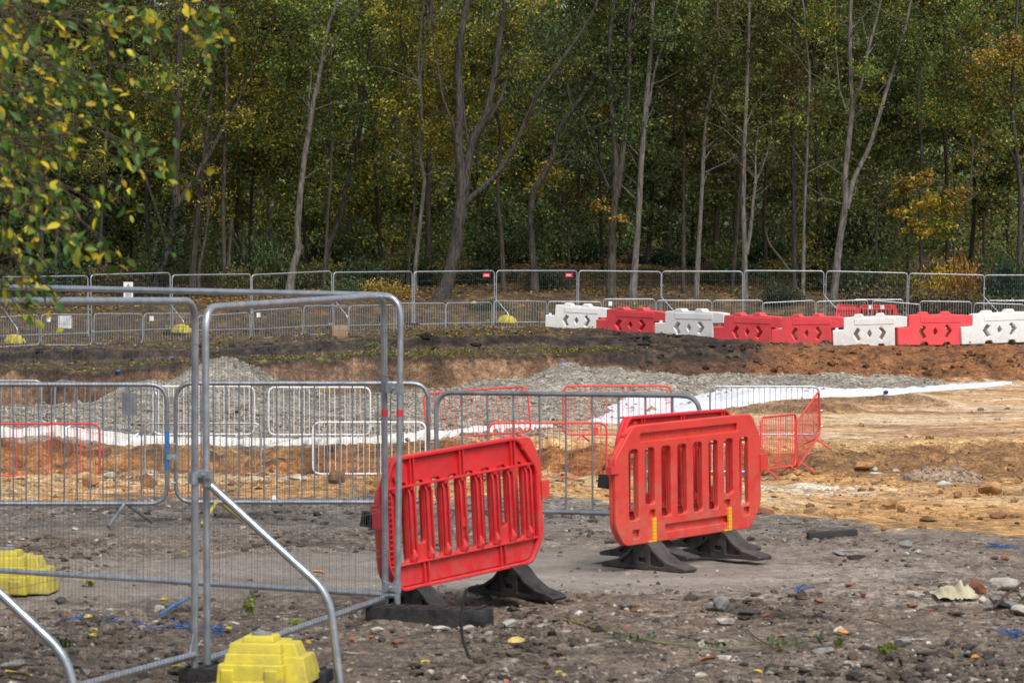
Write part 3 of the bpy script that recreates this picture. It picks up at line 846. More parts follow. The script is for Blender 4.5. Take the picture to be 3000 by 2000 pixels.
# far fence
tops = [(-15, 258, 812, 808), (268, 500, 805, 799), (505, 735, 806, 803), (742, 975, 805, 794), (978, 1208, 798, 795), (1214, 1449, 796, 793),
        (1454, 1690, 793, 793), (1694, 1935, 793, 796), (1939, 2175, 795, 795), (2179, 2413, 793, 794), (2417, 2655, 794, 800), (2660, 2880, 801, 806), (2884, 3120, 806, 806)]
FPX = [0, 258, 500, 735, 975, 1208, 1450, 1690, 1935, 2600, 3100]
FDD = [112.5, 115.5, 118.3, 121, 123.6, 126, 128, 129.5, 130.5, 131, 131]
ords = ['first', 'second', 'third', 'fourth', 'fifth', 'sixth', 'seventh', 'eighth', 'ninth', 'tenth', 'eleventh', 'twelfth', 'thirteenth', 'fourteenth', 'fifteenth', 'sixteenth', 'seventeenth', 'eighteenth', 'nineteenth', 'twentieth']
far_panels = []
for i, (a, b_, ta, tb) in enumerate(tops):
    da, db = np.interp(a, FPX, FDD), np.interp(b_, FPX, FDD)
    pa, pb = P(a, ta, da), P(b_, tb, db)
    ha = pa.z - gz(pa.x, pa.y); hb = pb.z - gz(pb.x, pb.y)
    H = 2.06
    extra = {5: ', red corner sign', 6: ', red corner sign', 1: ', behind the warning sign', 3: ' with a sagging top rail'}.get(i, '')
    lab = f'{ords[i]} mesh fence panel from the left in the far row' + extra
    p = fence_panel((pa.x, pa.y, pa.z - H), (pb.x, pb.y, pb.z - H), lab, True, H / 2.0, coup=[(PL + .03, 0, 1.5), (PL + .03, 0, .9)])
    far_panels.append((p, da, db, a, b_))
    if i in (5, 6):
        s = MB().box((PL - .36, -.035, 1.84), (.30, .012, .15)).build('sign_plate', M['sign_red'], p)
        m_ = MB()
        for k in range(5):
            m_.box((PL - .46 + k * .045, -.044, 1.84 + (.01 if k % 2 else -.006)), (.018, .005, .055)); 
        m_.box((PL - .375, -.044, 1.835), (.17, .004, .016))
        m_.build('lettering', M['sign_white'], s)
    # black foot under each joint
    fx, fy = pb.x + .03, pb.y
    foot_block((fx, fy, gz(fx, fy) - .02), math.pi / 2 - .5, f'black rubber foot under the {ords[i]} joint of the far fence', .75)
# warning sign on the far fence
r = empty('warning_sign', P(377, 850, 116.6) + Vector((0, -.12, 0)))
MB().box((0, 0, 0), (.325, .012, .56)).build('board', M['sign_white'], r)
t = MB(); t.v = [Vector((-.095, -.012, .03)), Vector((.095, -.012, .03)), Vector((0, -.012, .24))]; t.f = [(0, 1, 2)]
t.build('triangle_border', M['sign_black'], r)
t = MB(); t.v = [Vector((-.074, -.016, .044)), Vector((.074, -.016, .044)), Vector((0, -.016, .208))]; t.f = [(0, 1, 2)]
t.build('triangle', M['sign_yellow'], r)
t = MB(); t.box((0, -.018, .125), (.018, .003, .075)); t.box((0, -.018, .065), (.018, .003, .018)); t.build('exclamation_mark', M['sign_black'], r)
t = MB()
for k in range(4): t.box((0, -.009, -.06 - k * .05), (.22 - .03 * (k % 2), .004, .014))
t.build('text_lines', M['sign_black'], r)
tag(r, 'white warning sign with a yellow triangle hung on the far mesh fence', 'sign')
# braces and weights of the far fence
for k, (px, nm, vis) in enumerate([(10, 'at the far left edge', 1), (499, 'right of the white notice', 1), (979, 'at the brown carton', 0), (1450, 'left of the white and red water barriers', 1), (1936, 'behind the second white water barrier', 0), (2413, 'beside the stacked red barriers', 0), (2880, 'above the last white water barrier', 0)]):
    d = float(np.interp(px, FPX, FDD)); x = X(px, d)
    rz = -.75
    brace((x, d - .05, gz(x, d)), rz, f'diagonal brace on the far fence {nm}', True, 1.0 if k else 1.05, 'braces on the far fence')
    if vis:
        xo = x + .42; yo = d - .55
        weight((xo, yo, gz(xo, yo) + .05), rz, f'yellow ballast weight on the far fence brace {nm}', 1.12, 'yellow weights along the far fence')

# ------------------------------------------------------------------ steel crowd barriers
BL = 2.2
fb = MB(); fb.tube(round_path([(0,0,.5), (0,0,1.08), (BL,0,1.08), (BL,0,.16), (0,0,.16), (0,0,.5)], .15, 6), .019, 8)
BF_ME = fb.mesh('frame')
bb = MB()
for i in range(1, 20):
    x = i * BL / 20; ins = max(0, .15 - min(x, BL - x)) ** 2 / .3
    bb.tube([(x, 0, .16 + ins), (x + .002, 0, .6), (x, 0, 1.08 - ins)], .0065, 6, False)
BB_ME = bb.mesh('bars')
bb = MB()
for i in range(1, 10):
    x = i * BL / 10; ins = max(0, .15 - min(x, BL - x)) ** 2 / .3
    bb.tube([(x, 0, .16 + ins), (x + .002, 0, .6), (x, 0, 1.08 - ins)], .0075, 6, False)
BBS_ME = bb.mesh('wide_bars')
def foot_me(sk):
    b = MB(); b.tube([(-.11 * sk, -.27, 0), (0, 0, .165), (.20 * sk, .25, 0)], .017, 8)
    return b.mesh('foot')
FT_ME = foot_me(1.0)
hk = MB(); hk.tube([(BL + .0, 0, .62), (BL + .075, 0, .62), (BL + .075, 0, .56)], .008, 6); hk.tube([(BL, 0, .32), (BL + .075, 0, .32)], .008, 6)
HK_ME = hk.mesh('hook')
tp = MB().box((.3, -.02, .93), (.16, .006, .15)).mesh('tag_plate')
TP_ME = tp
def barrier(pxL, pxR, dL, dR, tL, tR, bL, bR, m, label, group, feet=None, wide=False, plate=None, lean=0.0, bars=None):
    A = P(pxL, bL, dL); B = P(pxR, bR, dR)
    sz = (((bL - tL) / F * dL + (bR - tR) / F * dR) / 2) / 1.08
    r = empty('crowd_barrier')
    link('frame', BF_ME, M['galv'], r); link('bars', BBS_ME if wide else BB_ME, M['galv'], r)
    for x in (.36, BL - .36):
        f = link('foot', FT_ME, M['galv'], r); f.location = (x, 0, 0)
    link('hook', HK_ME, M['galv'], r)
    frame_between(r, A, B, BL, sz, lean)
    for c in r.children:
        set_mat(c, m)
        if feet and c.name.startswith('foot'): set_mat(c, feet)
    if bars: set_mat(kids(r, 'bars')[0], bars)
    if plate:
        set_mat(link('tag_plate', TP_ME, M['sign_white'], r), plate)
    tag(r, label, 'crowd barrier', group)
    return r
g0 = 'grey crowd barriers standing in a row on the yard'
s1 = barrier(-262, 490, 28.2, 28.2, 1124, 1126, 1535, 1535, M['galv_dull'], 'near grey crowd barrier at left with blue tape on its right post', g0, plate=None)
s2 = barrier(515, 1255, 28.5, 28.5, 1119, 1124, 1530, 1530, M['galv_dull'], 'near grey crowd barrier with yellow feet between the taped one and the left red barrier', g0, feet=M['yellow_paint'])
s3 = barrier(1280, 2052, 28.3, 27.3, 1141, 1166, 1548, 1572, M['galv_dull'], 'near grey crowd barrier behind the gap between the two red plastic barriers', g0, wide=True)
b = MB(); b.tube([(BL, 0, .42), (BL, 0, .72)], .021, 10); t = b.build('blue_tape', M['blue_tape'], s1)
b = MB(); b.box((BL - .32, -.012, .93), (.125, .006, .17)); b.build('tag_plate', M['galv_dull'], s1)
b = MB(); b.box((BL + .05, 0, .52), (.10, .05, .04)); b.tube([(BL+.05,-.04,.52),(BL+.05,.04,.52)], .012, 6); b.build('coupler', M['galv'], s1)
b = MB(); b.box((BL + .05, 0, .46), (.12, .05, .06)); b.build('coupler', M['galv'], s2)
g1 = 'crowd barriers along the foot of the first bank'
MW, MR, MG = M['white_paint'], M['red_paint'], M['galv']
barrier(-82, 292, 60.6, 60.6, 1240, 1240, 1420, 1420, MR, 'red crowd barrier at the left edge in front of the clay bank', g1, wide=False)
barrier(425, 765, 60.8, 60.8, 1239, 1239, 1417, 1417, MG, 'grey crowd barrier with yellow feet in the pit below the white barriers', g1, feet=M['yellow_paint'])
barrier(917, 1247, 60.8, 60.8, 1236, 1236, 1414, 1414, MW, 'white crowd barrier low in the pit, left of the left red plastic barrier', g1)
barrier(1432, 1777, 60.0, 60.0, 1238, 1238, 1425, 1425, MR, 'red crowd barrier with a square plate seen between the two red plastic barriers', g1, plate=None)
b = MB(); b.box((BL - .22, -.02, .95), (.13, .006, .12)); b.build('tag_plate', M['red_paint'], bpy.context.scene.objects[-1] if False else [o for o in COL.objects if o.get('label', '').startswith('red crowd barrier with a square')][0])
barrier(1865, 2205, 61.0, 61.0, 1238, 1238, 1405, 1405, MW, 'white crowd barrier glimpsed through the slots of the right red plastic barrier', g1)
barrier(2228, 2331, 58.8, 60.6, 1222, 1213, 1404, 1388, MR, 'short looking red crowd barrier right beside the right red plastic barrier', g1)
barrier(2335, 2403, 60.8, 63.4, 1241, 1136, 1394, 1292, MR, 'red crowd barrier slanting steeply up the clay bank at the right end', g1)
g2 = 'crowd barriers along the top of the first bank'
barrier(2080, 2399, 66, 66, 1130, 1133, 1296, 1296, MG, 'grey crowd barrier on the bank top in front of the wide white sheeting', g2)
barrier(1650, 1967, 66, 66, 1130, 1130, 1297, 1297, MR, 'red crowd barrier on the bank top right of the centre, behind the near grey rail', g2)
barrier(1254, 1558, 66.8, 66.2, 1152, 1130, 1308, 1287, MR, 'tilted red crowd barrier on the bank top in the middle', g2, lean=.05)
barrier(787, 1085, 66.4, 66.4, 1133, 1135, 1297, 1297, MW, 'white crowd barrier on the bank top, right one of the two before the tall heap', g2)
barrier(450, 745, 66.4, 66.4, 1131, 1131, 1296, 1296, MW, 'white crowd barrier on the bank top, left one of the two before the tall heap', g2)
barrier(158, 455, 68.4, 66.6, 1111, 1144, 1264, 1298, MG, 'grey crowd barrier sloping down to the right on the left gravel', g2, wide=True)
barrier(-172, 122, 68.6, 68.6, 1112, 1117, 1262, 1262, MG, 'grey crowd barrier on the left gravel cut off by the left edge', g2, wide=True)
g3 = 'grey crowd barriers in the far row along the wood'
far = [(-32, 116, 930, 923, 1034, 1024, 0), (120, 268, 921, 921, 1026, 1026, 1), (275, 417, 920, 918, 1022, 1021, 0), (421, 577, 919, 918, 1020, 1019, 1), (583, 734, 925, 916, 1019, 1007, 0),
       (739, 887, 912, 899, 1007, 996, 1), (890, 1020, 897, 894, 995, 993, 0), (1023, 1154, 896, 893, 993, 990, 0), (1160, 1304, 889, 888, 984, 983, 0), (1307, 1441, 887, 886, 981, 978, 0),
       (1445, 1600, 881, 883, 972, 974, 0), (1605, 1761, 883, 884, 975, 976, 0), (1767, 1919, 876, 876, 970, 970, 1), (1923, 2084, 880, 880, 972, 972, 0), (2088, 2235, 879, 881, 972, 972, 0),
       (2236, 2391, 888, 879, 978, 970, 0), (2393, 2545, 885, 877, 975, 970, 0), (2548, 2690, 877, 894, 970, 982, 0), (2693, 2845, 882, 884, 973, 975, 0), (2851, 2998, 887, 892, 977, 981, 0)]
for i, (a, b_, ta, tb, ba, bb_, pl) in enumerate(far):
    da = 106 + min(a, 1600) / 1600 * 14 + max(0, a - 1600) / 1400 * 1.5
    db = 106 + min(b_, 1600) / 1600 * 14 + max(0, b_ - 1600) / 1400 * 1.5
    ex = {1: ', with the white notice', 9: ', with a cloth scrap', 0: ', cut off'}.get(i, '')
    bl = barrier(a, b_, da, db, ta, tb, ba, bb_, M['galv_far'], f'{ords[i]} grey crowd barrier from the left in the far row' + ex, g3, plate=M['sign_white'] if pl else None)
barrier(2891, 3040, 126, 126, 880, 881, 968, 968, M['galv'], 'grey crowd barrier set behind the far row at the right edge', g3)
barrier(2497, 2646, 125, 125, 877, 878, 966, 966, M['galv'], 'grey crowd barrier behind the stacked far red barriers', g3)
# notice and scrap
o = MB().box((0, 0, 0), (.45, .008, .40)).build('paper_notice', M['sign_white']); o.location = P(191, 943, 107.9)
tag(o, 'white blank notice fixed behind the bars of a far grey barrier', 'notice')
o = MB().frustum((0, 0, -.03), (.22, .1), (.02, 0, .05), (.1, .06)).build('cloth_scrap', M['cloth'], bevel=.02); o.location = P(1388, 886, 117.9)
tag(o, 'pale scrap of cloth caught on the rail of a far barrier', 'cloth')
o = MB().box((0, 0, .22), (.50, .42, .44), .25).build('carton', M['carton'], bevel=.01)
o.location = G(992, d=109.5, dz=.0); o.location.z = zof(995, 109.5)
tag(o, 'brown cardboard carton standing by the pit edge under the far fence', 'box')

# ------------------------------------------------------------------ water filled barriers
U = .00317
def uz(u, v): return ((u - 510) * U, (528 - v) * U)
wo = [uz(*p) for p in [(513, 528), (726, 528), (738, 497), (790, 497), (802, 528), (938, 528), (950, 497), (1002, 497), (1014, 528), (1108, 528), (1110, 340), (1225, 335), (1227, 232), (1150, 222),
                       (1010, 216), (996, 188), (938, 190), (924, 218), (805, 220), (790, 194), (728, 196), (712, 222), (620, 225), (618, 348), (510, 350)]]
chl = [uz(*p) for p in [(748, 332), (779, 352), (752, 394), (780, 446), (752, 466), (708, 394)]]
dia = [uz(*p) for p in [(865, 352), (888, 392), (865, 434), (842, 392)]]
chr_ = [uz(*p) for p in [(980, 322), (1024, 384), (982, 458), (955, 438), (986, 386), (955, 345)]]
WB = MB()
WB.add_mesh(prism(wo, [chl, dia, chr_], .17, .022, 0, rnd=.03, hrnd=.015))
pan = [uz(*p) for p in [(640, 262), (1120, 258), (1112, 292), (720, 296), (700, 280)]]
for s in (-1, 1):
    WB.add_mesh(prism([uz(*p) for p in [(720, 240), (1115, 238), (1108, 300), (726, 302)]], [], .012, .010, s * .172, rnd=.02))
    WB.tube([(.09 * U / U * .28 + .0, s * .168, .09), (.28 * .0 + .28 * .32, s * .18, .09)], .001, 4)
WB.tube([(.115, 0, .55), (.115, 0, .64)], .05, 14)
WB_ME = WB.mesh('body')
plug = MB(); plug.tube([(.25, -.165, .075), (.25, -.182, .075)], .028, 14); PLUG_ME = plug.mesh('drain_plug')
WL = 1.9
wl = [('w', 1600, 1754, 119.0, 118.3, 969, 980, 'white water filled barrier at the left end of the row, tilted on the bank edge'),
      ('r', 1755, 1925, 117.4, 115.4, 983, 993, 'red water filled barrier second in the row between two white ones'),
      ('w', 1926, 2096, 114.4, 112.8, 996, 1002, 'white water filled barrier third in the row, dented low end, between red ones'),
      ('r', 2098, 2265, 112.0, 110.6, 1009, 1016, 'red water filled barrier with a small white fleck, left of the two adjoining red ones'),
      ('r', 2266, 2440, 109.9, 109.0, 1018, 1018, 'red water filled barrier right of the two adjoining red ones, with a yellow plug'),
      ('w', 2442, 2624, 108.4, 108.0, 1021, 1017, 'white water filled barrier in front of the stacked far red barriers'),
      ('r', 2625, 2810, 107.9, 108.3, 1013, 1013, 'red water filled barrier half buried by dirt between the two right white ones'),
      ('w', 2811, 3000, 108.2, 108.8, 1011, 1004, 'white water filled barrier at the right edge of the picture'),
      ('r', 3001, 3180, 108.9, 109.8, 1004, 1000, 'red water filled barrier just showing at the right edge')]
for c, a, b_, da, db, ba, bb_, lab in wl:
    r = empty('water_barrier')
    o1 = link('body', WB_ME, M['white_water'], r); o2 = link('drain_plug', PLUG_ME, M['cap'], r)
    set_mat(o1, M['white_water' if c == 'w' else 'red_water'])
    if a == 2266: set_mat(o2, M['yellow'])
    frame_between(r, P(a, ba - 2, da), P(b_, bb_ - 2, db), WL, 1.0 if da < 116 else .95)
    tag(r, lab, 'barrier', 'red and white water filled barriers in a row')
# soil the barriers stand on follows them
# ------------------------------------------------------------------ plastic pedestrian barriers
CL, CB, CT_ = 1.75, .19, 1.04
H = CT_ - CB
def ch_outline(g=0.0):
    return [(g, CB + .14 + g * .4), (.10 + g * .4, CB + g), (CL - .13 - g * .4, CB + g), (CL - g, CB + .17 + g * .4), (CL - g, CT_ - .17 - g * .4), (CL - .11 - g * .4, CT_ - g), (.22 + g * .4, CT_ - g), (g, CT_ - .22 - g * .4)]
slots = []
for i in range(8):
    x0 = .156 + i * .1895; x1 = x0 + .112
    z0 = CB + .175; z1 = CT_ - .168
    if i in (1, 6): z0 = CB + .275
    c = .018
    slots.append([(x0 + c, z0), (x1 - c, z0), (x1, z0 + c), (x1, z1 - c), (x1 - c, z1), (x0 + c, z1), (x0, z1 - c), (x0, z0 + c)])
groove = [rect(.29, CL - .29, CT_ - .118, CT_ - .060), rect(.57, CL - .40, CB + .065, CB + .115)]
sq = [rect(.39, .46, CB + .175, CB + .235), rect(CL - .46, CL - .385, CB + .175, CB + .235), rect(.19, .27, CB + .045, CB + .105), rect(CL - .22, CL - .145, CB + .10, CB + .16)]
FRONT = MB()
FRONT.add_mesh(prism(ch_outline(), slots + groove + sq, .013, .006, -.010, rnd=.05, hrnd=.014))
FRONT.add_mesh(prism(ch_outline(.03), [[(p[0], p[1]) for p in s] for s in slots], .004, .0015, .007, rnd=.05, hrnd=.01))
for i in range(7):      # dimples in the grooves
    x = .31 + i * (CL - .62) / 6
    FRONT.tube([(x, .0, CT_ - .089), (x, .008, CT_ - .089)], .014, 8)
for x in (-.045, CL - .005):
    FRONT.box((x + .03, -.01, CT_ - .37 if x > 0 else CT_ - .30), (.085, .05, .12 if x > 0 else .05))
FRONT_ME = FRONT.mesh('panel')
BACK = MB()
BACK.add_mesh(prism(ch_outline(), [ch_outline(.022)], .016, .005, .022, rnd=.06, hrnd=.05))            # rim
inner = [(.05, CT_ - .205), (CL - .05, CT_ - .205)]
BACK.add_mesh(prism(rect(.03, CL - .03, CT_ - .20, CT_ - .185), [], .014, .004, .022))                   # flange under the top band
BACK.add_mesh(prism(rect(.03, CL - .03, CB + .160, CB + .172), [], .014, .004, .022))
for x in (.26, .30, .86, .90, CL - .33, CL - .29):                                                      # webs in the top band
    BACK.box((x, .021, CT_ - .105), (.014, .026, .17))
for x in (.42, .47, CL - .45, CL - .40):
    BACK.box((x, .021, CB + .085), (.014, .026, .14))
for i in range(9):                                                                                      # rounded hollow slats
    xc = .156 + i * .1895 - .039
    if i == 0: xc = .10
    if i == 8: xc = CL - .10
    z0 = CB + .20; z1 = CT_ - .215
    for s in (-1, 1):
        BACK.tube([(xc + s * .030, .008, z0 - .01), (xc + s * .027, .026, z0 + .03), (xc + s * .027, .026, z1 - .03), (xc + s * .030, .008, z1 + .01)], .0095, 6)
    BACK.tube([(xc, .008, z0 - .015), (xc, .020, z0 + .01), (xc, .012, z0 + .05)], [.034, .030, .012], 10)
    BACK.tube([(xc, .008, z1 + .015), (xc, .016, z1 - .01)], [.034, .022], 10)
BACK.tube([(.87, .004, .55), (.87, .024, .55)], .03, 10)
for (x, z) in ((.16, CT_ - .07), (CL - .2, CT_ - .06), (CL - .13, CT_ - .13), (CL - .12, CB + .10)):
    BACK.tube([(x, .005, z), (x, .036, z)], .022, 10)
for k in range(14):                                                                                     # ribbed end post
    BACK.box((CL - .045, .02, CB + .20 + k * .035), (.03, .03, .008))
BACK_ME = BACK.mesh('rear_ribs')
fo = [(-.40, 0), (.40, 0), (.41, .022), (.385, .034), (.25, .062), (.15, .115), (.085, .175), (.05, .20), (-.05, .20), (-.085, .175), (-.15, .115), (-.25, .062), (-.385, .034), (-.41, .022)]
pk = [[(.075, .03), (.20, .03), (.225, .045), (.14, .095), (.085, .14)], [(-.075, .03), (-.085, .14), (-.14, .095), (-.225, .045), (-.20, .03)], [(-.035, .055), (.035, .055), (.035, .085), (-.035, .085)]]
FO = MB()
FO.add_mesh(prism(fo, [], .05, .008, 0, rnd=.012))
for s in (-1, 1):
    FO.add_mesh(prism(fo, pk, .016, .006, s * .058, rnd=.012, hrnd=.008))
FO_ME = FO.mesh('foot')
CLIP = MB()
for k in range(7): CLIP.box((0, -.030, .20 + k * .026), (.040, .014, .021))
CLIP.box((0, -.027, .275), (.032, .010, .18)); CLIP.box((-.04, -.018, .195), (.05, .03, .02))
CLIP_ME = CLIP.mesh('clip')
def ped_barrier(A, B, label, back_to_us, mat_, foot_mat, clips=True, white=False, sz=1.0, feetx=(.42, CL - .42)):
    r = empty('pedestrian_barrier')
    p = link('panel', FRONT_ME, M['red_front'], r); q = link('rear_ribs', BACK_ME, M['red_front'], r)
    set_mat(p, mat_); set_mat(q, mat_)
    for x in feetx:
        f = link('foot', FO_ME, M['rubber'], r); f.location = (x, .015, 0); f.rotation_euler = (0, 0, math.pi / 2 - .12); set_mat(f, foot_mat)
        if clips: link('clip', CLIP_ME, M['yellow_clip'], r).location = (x + .01, 0, 0)
    if white:
        for x in (.62, 1.12):
            MB().box((x, -.030, CT_ - .09), (.17, .01, .15)).build('reflector', M['sign_white'], r)
    if back_to_us: A, B = B, A
    frame_between(r, A, B, CL, sz)
    tag(r, label, 'plastic barrier', 'red plastic pedestrian barriers')
    return r
def yp(px, d, dz=0.0): 
    x = X(px, d); return Vector((x, d, gz(x, d) + dz))
# right pair
RA, RB = yp(1800, 24.15), yp(2226, 25.55, .01)
rz0 = max(RA.z, 0.0)
RA.z = zof(1690, 24.15) + .02; RB.z = zof(1618, 25.55) + .01
ped_barrier(RA, RB, 'orange red plastic barrier with yellow clips on black feet, front of the right pair', False, M['red_front'], M['rubber_grey'])
RA2, RB2 = P(1808, 1645, 24.5), P(2162, 1592, 26.0)
pb_ = ped_barrier(RA2, RB2, 'darker red plastic barrier hidden behind the right orange red one', True, M['red_back'], M['rubber_grey'], clips=False)
# left pair
LA, LB = yp(1134, 21.35), yp(1579, 22.5)
LA.z = zof(1838, 21.35) + .02; LB.z = zof(1740, 22.5) + .03
ped_barrier(LA, LB, 'deep red plastic barrier showing its ribbed back beside the corner posts', True, M['red_back'], M['rubber'], clips=False, feetx=(.30, CL - .35))
LA2, LB2 = P(1124, 1828, 21.6), P(1594, 1724, 22.8)
lb_ = ped_barrier(LA2, LB2, 'orange red plastic barrier mostly hidden behind the ribbed left one', False, M['red_front'], M['rubber'], clips=False, feetx=(.30, CL - .30))
def end_bracket(loc, rz, label, tilt=-.16):
    b = MB()
    b.box((-.075, 0, .085), (.15, .10, .012)); b.box((-.075, 0, 0), (.15, .10, .012))
    b.box((-.144, 0, .043), (.012, .10, .09)); b.box((-.075, .045, .043), (.15, .012, .09))
    for k in range(5): b.box((-.12 + k * .025, -.048, .043), (.006, .006, .09))
    o = b.build('end_bracket', M['rubber'], bevel=.004); o.location = loc; o.rotation_euler = (0, tilt * -1, rz)
    tag(o, label, 'bracket', 'black plastic end brackets')
end_bracket(P(1122, 1548, 21.62), .05, 'black plastic bracket sticking out of the left end of the left red barrier', -.18)
end_bracket(P(1802, 1432, 24.75), .9, 'black plastic bracket at the left end of the right red barrier')
# far stacked ones
fa, fb_ = P(2508, 975, 123.5), P(2629, 975, 123.3)
ped_barrier(fa, fb_, 'far red plastic barrier with two white reflector squares', False, M['red_front'], M['rubber'], clips=False, white=True, sz=.98)
fa, fb_ = P(2450, 975, 124.6), P(2514, 975, 125.9)
ped_barrier(fa, fb_, 'far red plastic barrier turned away, left of the one with white squares', True, M['red_water'], M['rubber'], clips=False, sz=1.0)

# ------------------------------------------------------------------ stones and rubbish on the yard
def rock_mesh(sx, sy, sz_, seed, ang=.22, sub=3):
    bm = bmesh.new(); bmesh.ops.create_icosphere(bm, subdivisions=sub, radius=1)
    rr = random.Random(seed)
    planes = [(Vector((rr.gauss(0, 1), rr.gauss(0, 1), rr.gauss(0, 1))).normalized(), rr.uniform(.42, .82)) for _ in range(13)]
    for v in bm.verts:
        for n, dd in planes:
            t = v.co.dot(n) - dd
            if t > 0: v.co -= n * t
        v.co *= 1 + rr.uniform(-.035, .035)
        v.co = Vector((v.co.x * sx, v.co.y * sy, v.co.z * sz_))
    me = bpy.data.meshes.new('rock'); bm.to_mesh(me); bm.free()
    return me
def rock(name, px, py, w, h, m, label, cat='stone', group=None, depth=.7, rz=0, tilt=0, bury=.25):
    d = solve_d(px, py); s = F / d
    me = rock_mesh(w / s / 2 * 1.1, w / s / 2 * depth, h / s / 2 * 1.15, hash((px, py)) & 0xffff)
    o = link(name, me, M[m])
    x = X(px, d)
    o.location = (x, d, gz(x, d) + h / s / 2 * (1 - bury))
    o.rotation_euler = (0, tilt, rz)
    tag(o, label, cat, group)
    return o
gs = 'stones lying on the grey yard'
for a in [('stone', 2660, 1606, 48, 26, 'stone_grey', 'brownish stone lying above two small pale ones at right'), ('stone', 2656, 1628, 20, 14, 'chalk', 'small white stone below the brownish one at right'),
          ('stone', 2690, 1626, 24, 18, 'stone_pale', 'small tan stone right of the little white one'), ('stone', 2115, 1795, 55, 52, 'stone_grey', 'upright brown block of stone right of centre in the foreground'),
          ('stone', 2074, 1795, 40, 34, 'stone_grey', 'low brown stone just left of the upright block'), ('stone', 2122, 1832, 62, 28, 'stone_pale', 'flat pale stone below the upright block'),
          ('stone', 2196, 1803, 66, 22, 'stone_dark', 'flat dark stone right of the upright block'), ('stone', 2456, 1862, 38, 30, 'chalk', 'round white stone with an orange leaf against it'),
          ('stone', 1293, 1848, 74, 20, 'chalk', 'white flake of stone in front of the black fence foot'), ('stone', 1496, 1838, 66, 22, 'chalk', 'lumpy white stone right of the black fence foot'),
          ('stone', 1432, 1866, 30, 20, 'stone_grey', 'small rounded grey stone right of the upright cable'), ('stone', 1372, 1856, 40, 26, 'stone_pale', 'pale stone at the foot of the black block by the cable'),
          ('stone', 1506, 1800, 58, 24, 'stone_dark', 'dark lump behind the lumpy white stone'), ('stone', 1478, 1972, 36, 18, 'stone_pale', 'pale stone near the bottom edge at the centre'),
          ('stone', 2898, 1795, 34, 30, 'stone_grey', 'small grey stone beside the slabs at the right edge'), ('stone', 2884, 1768, 34, 26, 'stone_pale', 'tan stone under the crumpled cloth'),
          ('stone', 2950, 1732, 100, 46, 'stone_pale', 'large pale slab at the right edge behind the slate'), ('stone', 1100, 1862, 50, 22, 'stone_pale', 'pale stone in front of the fence foot, left end'),
          ('stone', 90, 1470, 24, 12, 'stone_pale', 'small tan stone by the near grey barrier at left'), ('stone', 216, 1554, 26, 12, 'chalk', 'small white stone behind the mesh at left'),
          ('stone', 462, 1800, 36, 22, 'stone_pale', 'pale curved stone near the blue strip'), ('stone', 682, 1832, 44, 14, 'stone_pale', 'flat tan stone below the green weed'),
          ('stone', 195, 1816, 44, 16, 'brick', 'pinkish flat stone at the start of the blue netting'), ('stone', 172, 1772, 46, 24, 'stone_dark', 'dark stone left of the blue netting'),
          ('stone', 34, 1978, 80, 44, 'stone_grey', 'grey stone in the bottom left corner'), ('stone', 248, 1985, 60, 34, 'stone_grey', 'grey brown stone at the bottom edge left of the post pair'),
          ('stone', 2300, 1590, 22, 14, 'stone_grey', 'small grey stone in front of the dark plank'), ('stone', 2508, 1640, 60, 22, 'stone_dark', 'dark clod of tarmac right of the tilted slate'),
          ('stone', 2420, 1925, 80, 36, 'stone_grey', 'brown earth covered stone near the green sprigs'), ('stone', 2640, 1900, 60, 40, 'stone_grey', 'brown block of stone near the bottom right sprigs')]:
    rock(*a, group=gs)
gb = 'broken brick pieces on the grey yard'
for a in [('brick_piece', 2490, 1720, 32, 16, 'brick', 'orange broken brick right of the blue scrap'), ('brick_piece', 2365, 1745, 22, 14, 'brick', 'small brick chip by the blue scrap'),
          ('brick_piece', 2402, 1770, 34, 16, 'brick', 'flat brick chip below the blue scrap'), ('brick_piece', 2672, 1780, 42, 14, 'brick', 'long red brick splinter at right centre'),
          ('brick_piece', 2950, 1646, 30, 16, 'brick', 'pinkish brick piece near the right blue scrap'), ('brick_piece', 2594, 1556, 22, 16, 'brick', 'brick lump at the end of the dark plank'),
          ('brick_piece', 2532, 1755, 22, 22, 'brick', 'upright brick shard in the middle of the right foreground'), ('brick_piece', 2725, 1796, 30, 12, 'brick', 'thin orange brick chip left of the cloth'),
          ('brick_piece', 1030, 1885, 34, 20, 'brick', 'red brick chip below the black fence foot, left'), ('brick_piece', 1160, 1890, 46, 18, 'brick', 'brown brick chip left of the upright cable'),
          ('brick_piece', 1865, 1795, 30, 18, 'brick', 'pale red brick chip in the centre foreground')]:
    rock(*a, cat='brick', group=gb)
gc = 'clods and blocks of clay on the pit floor'
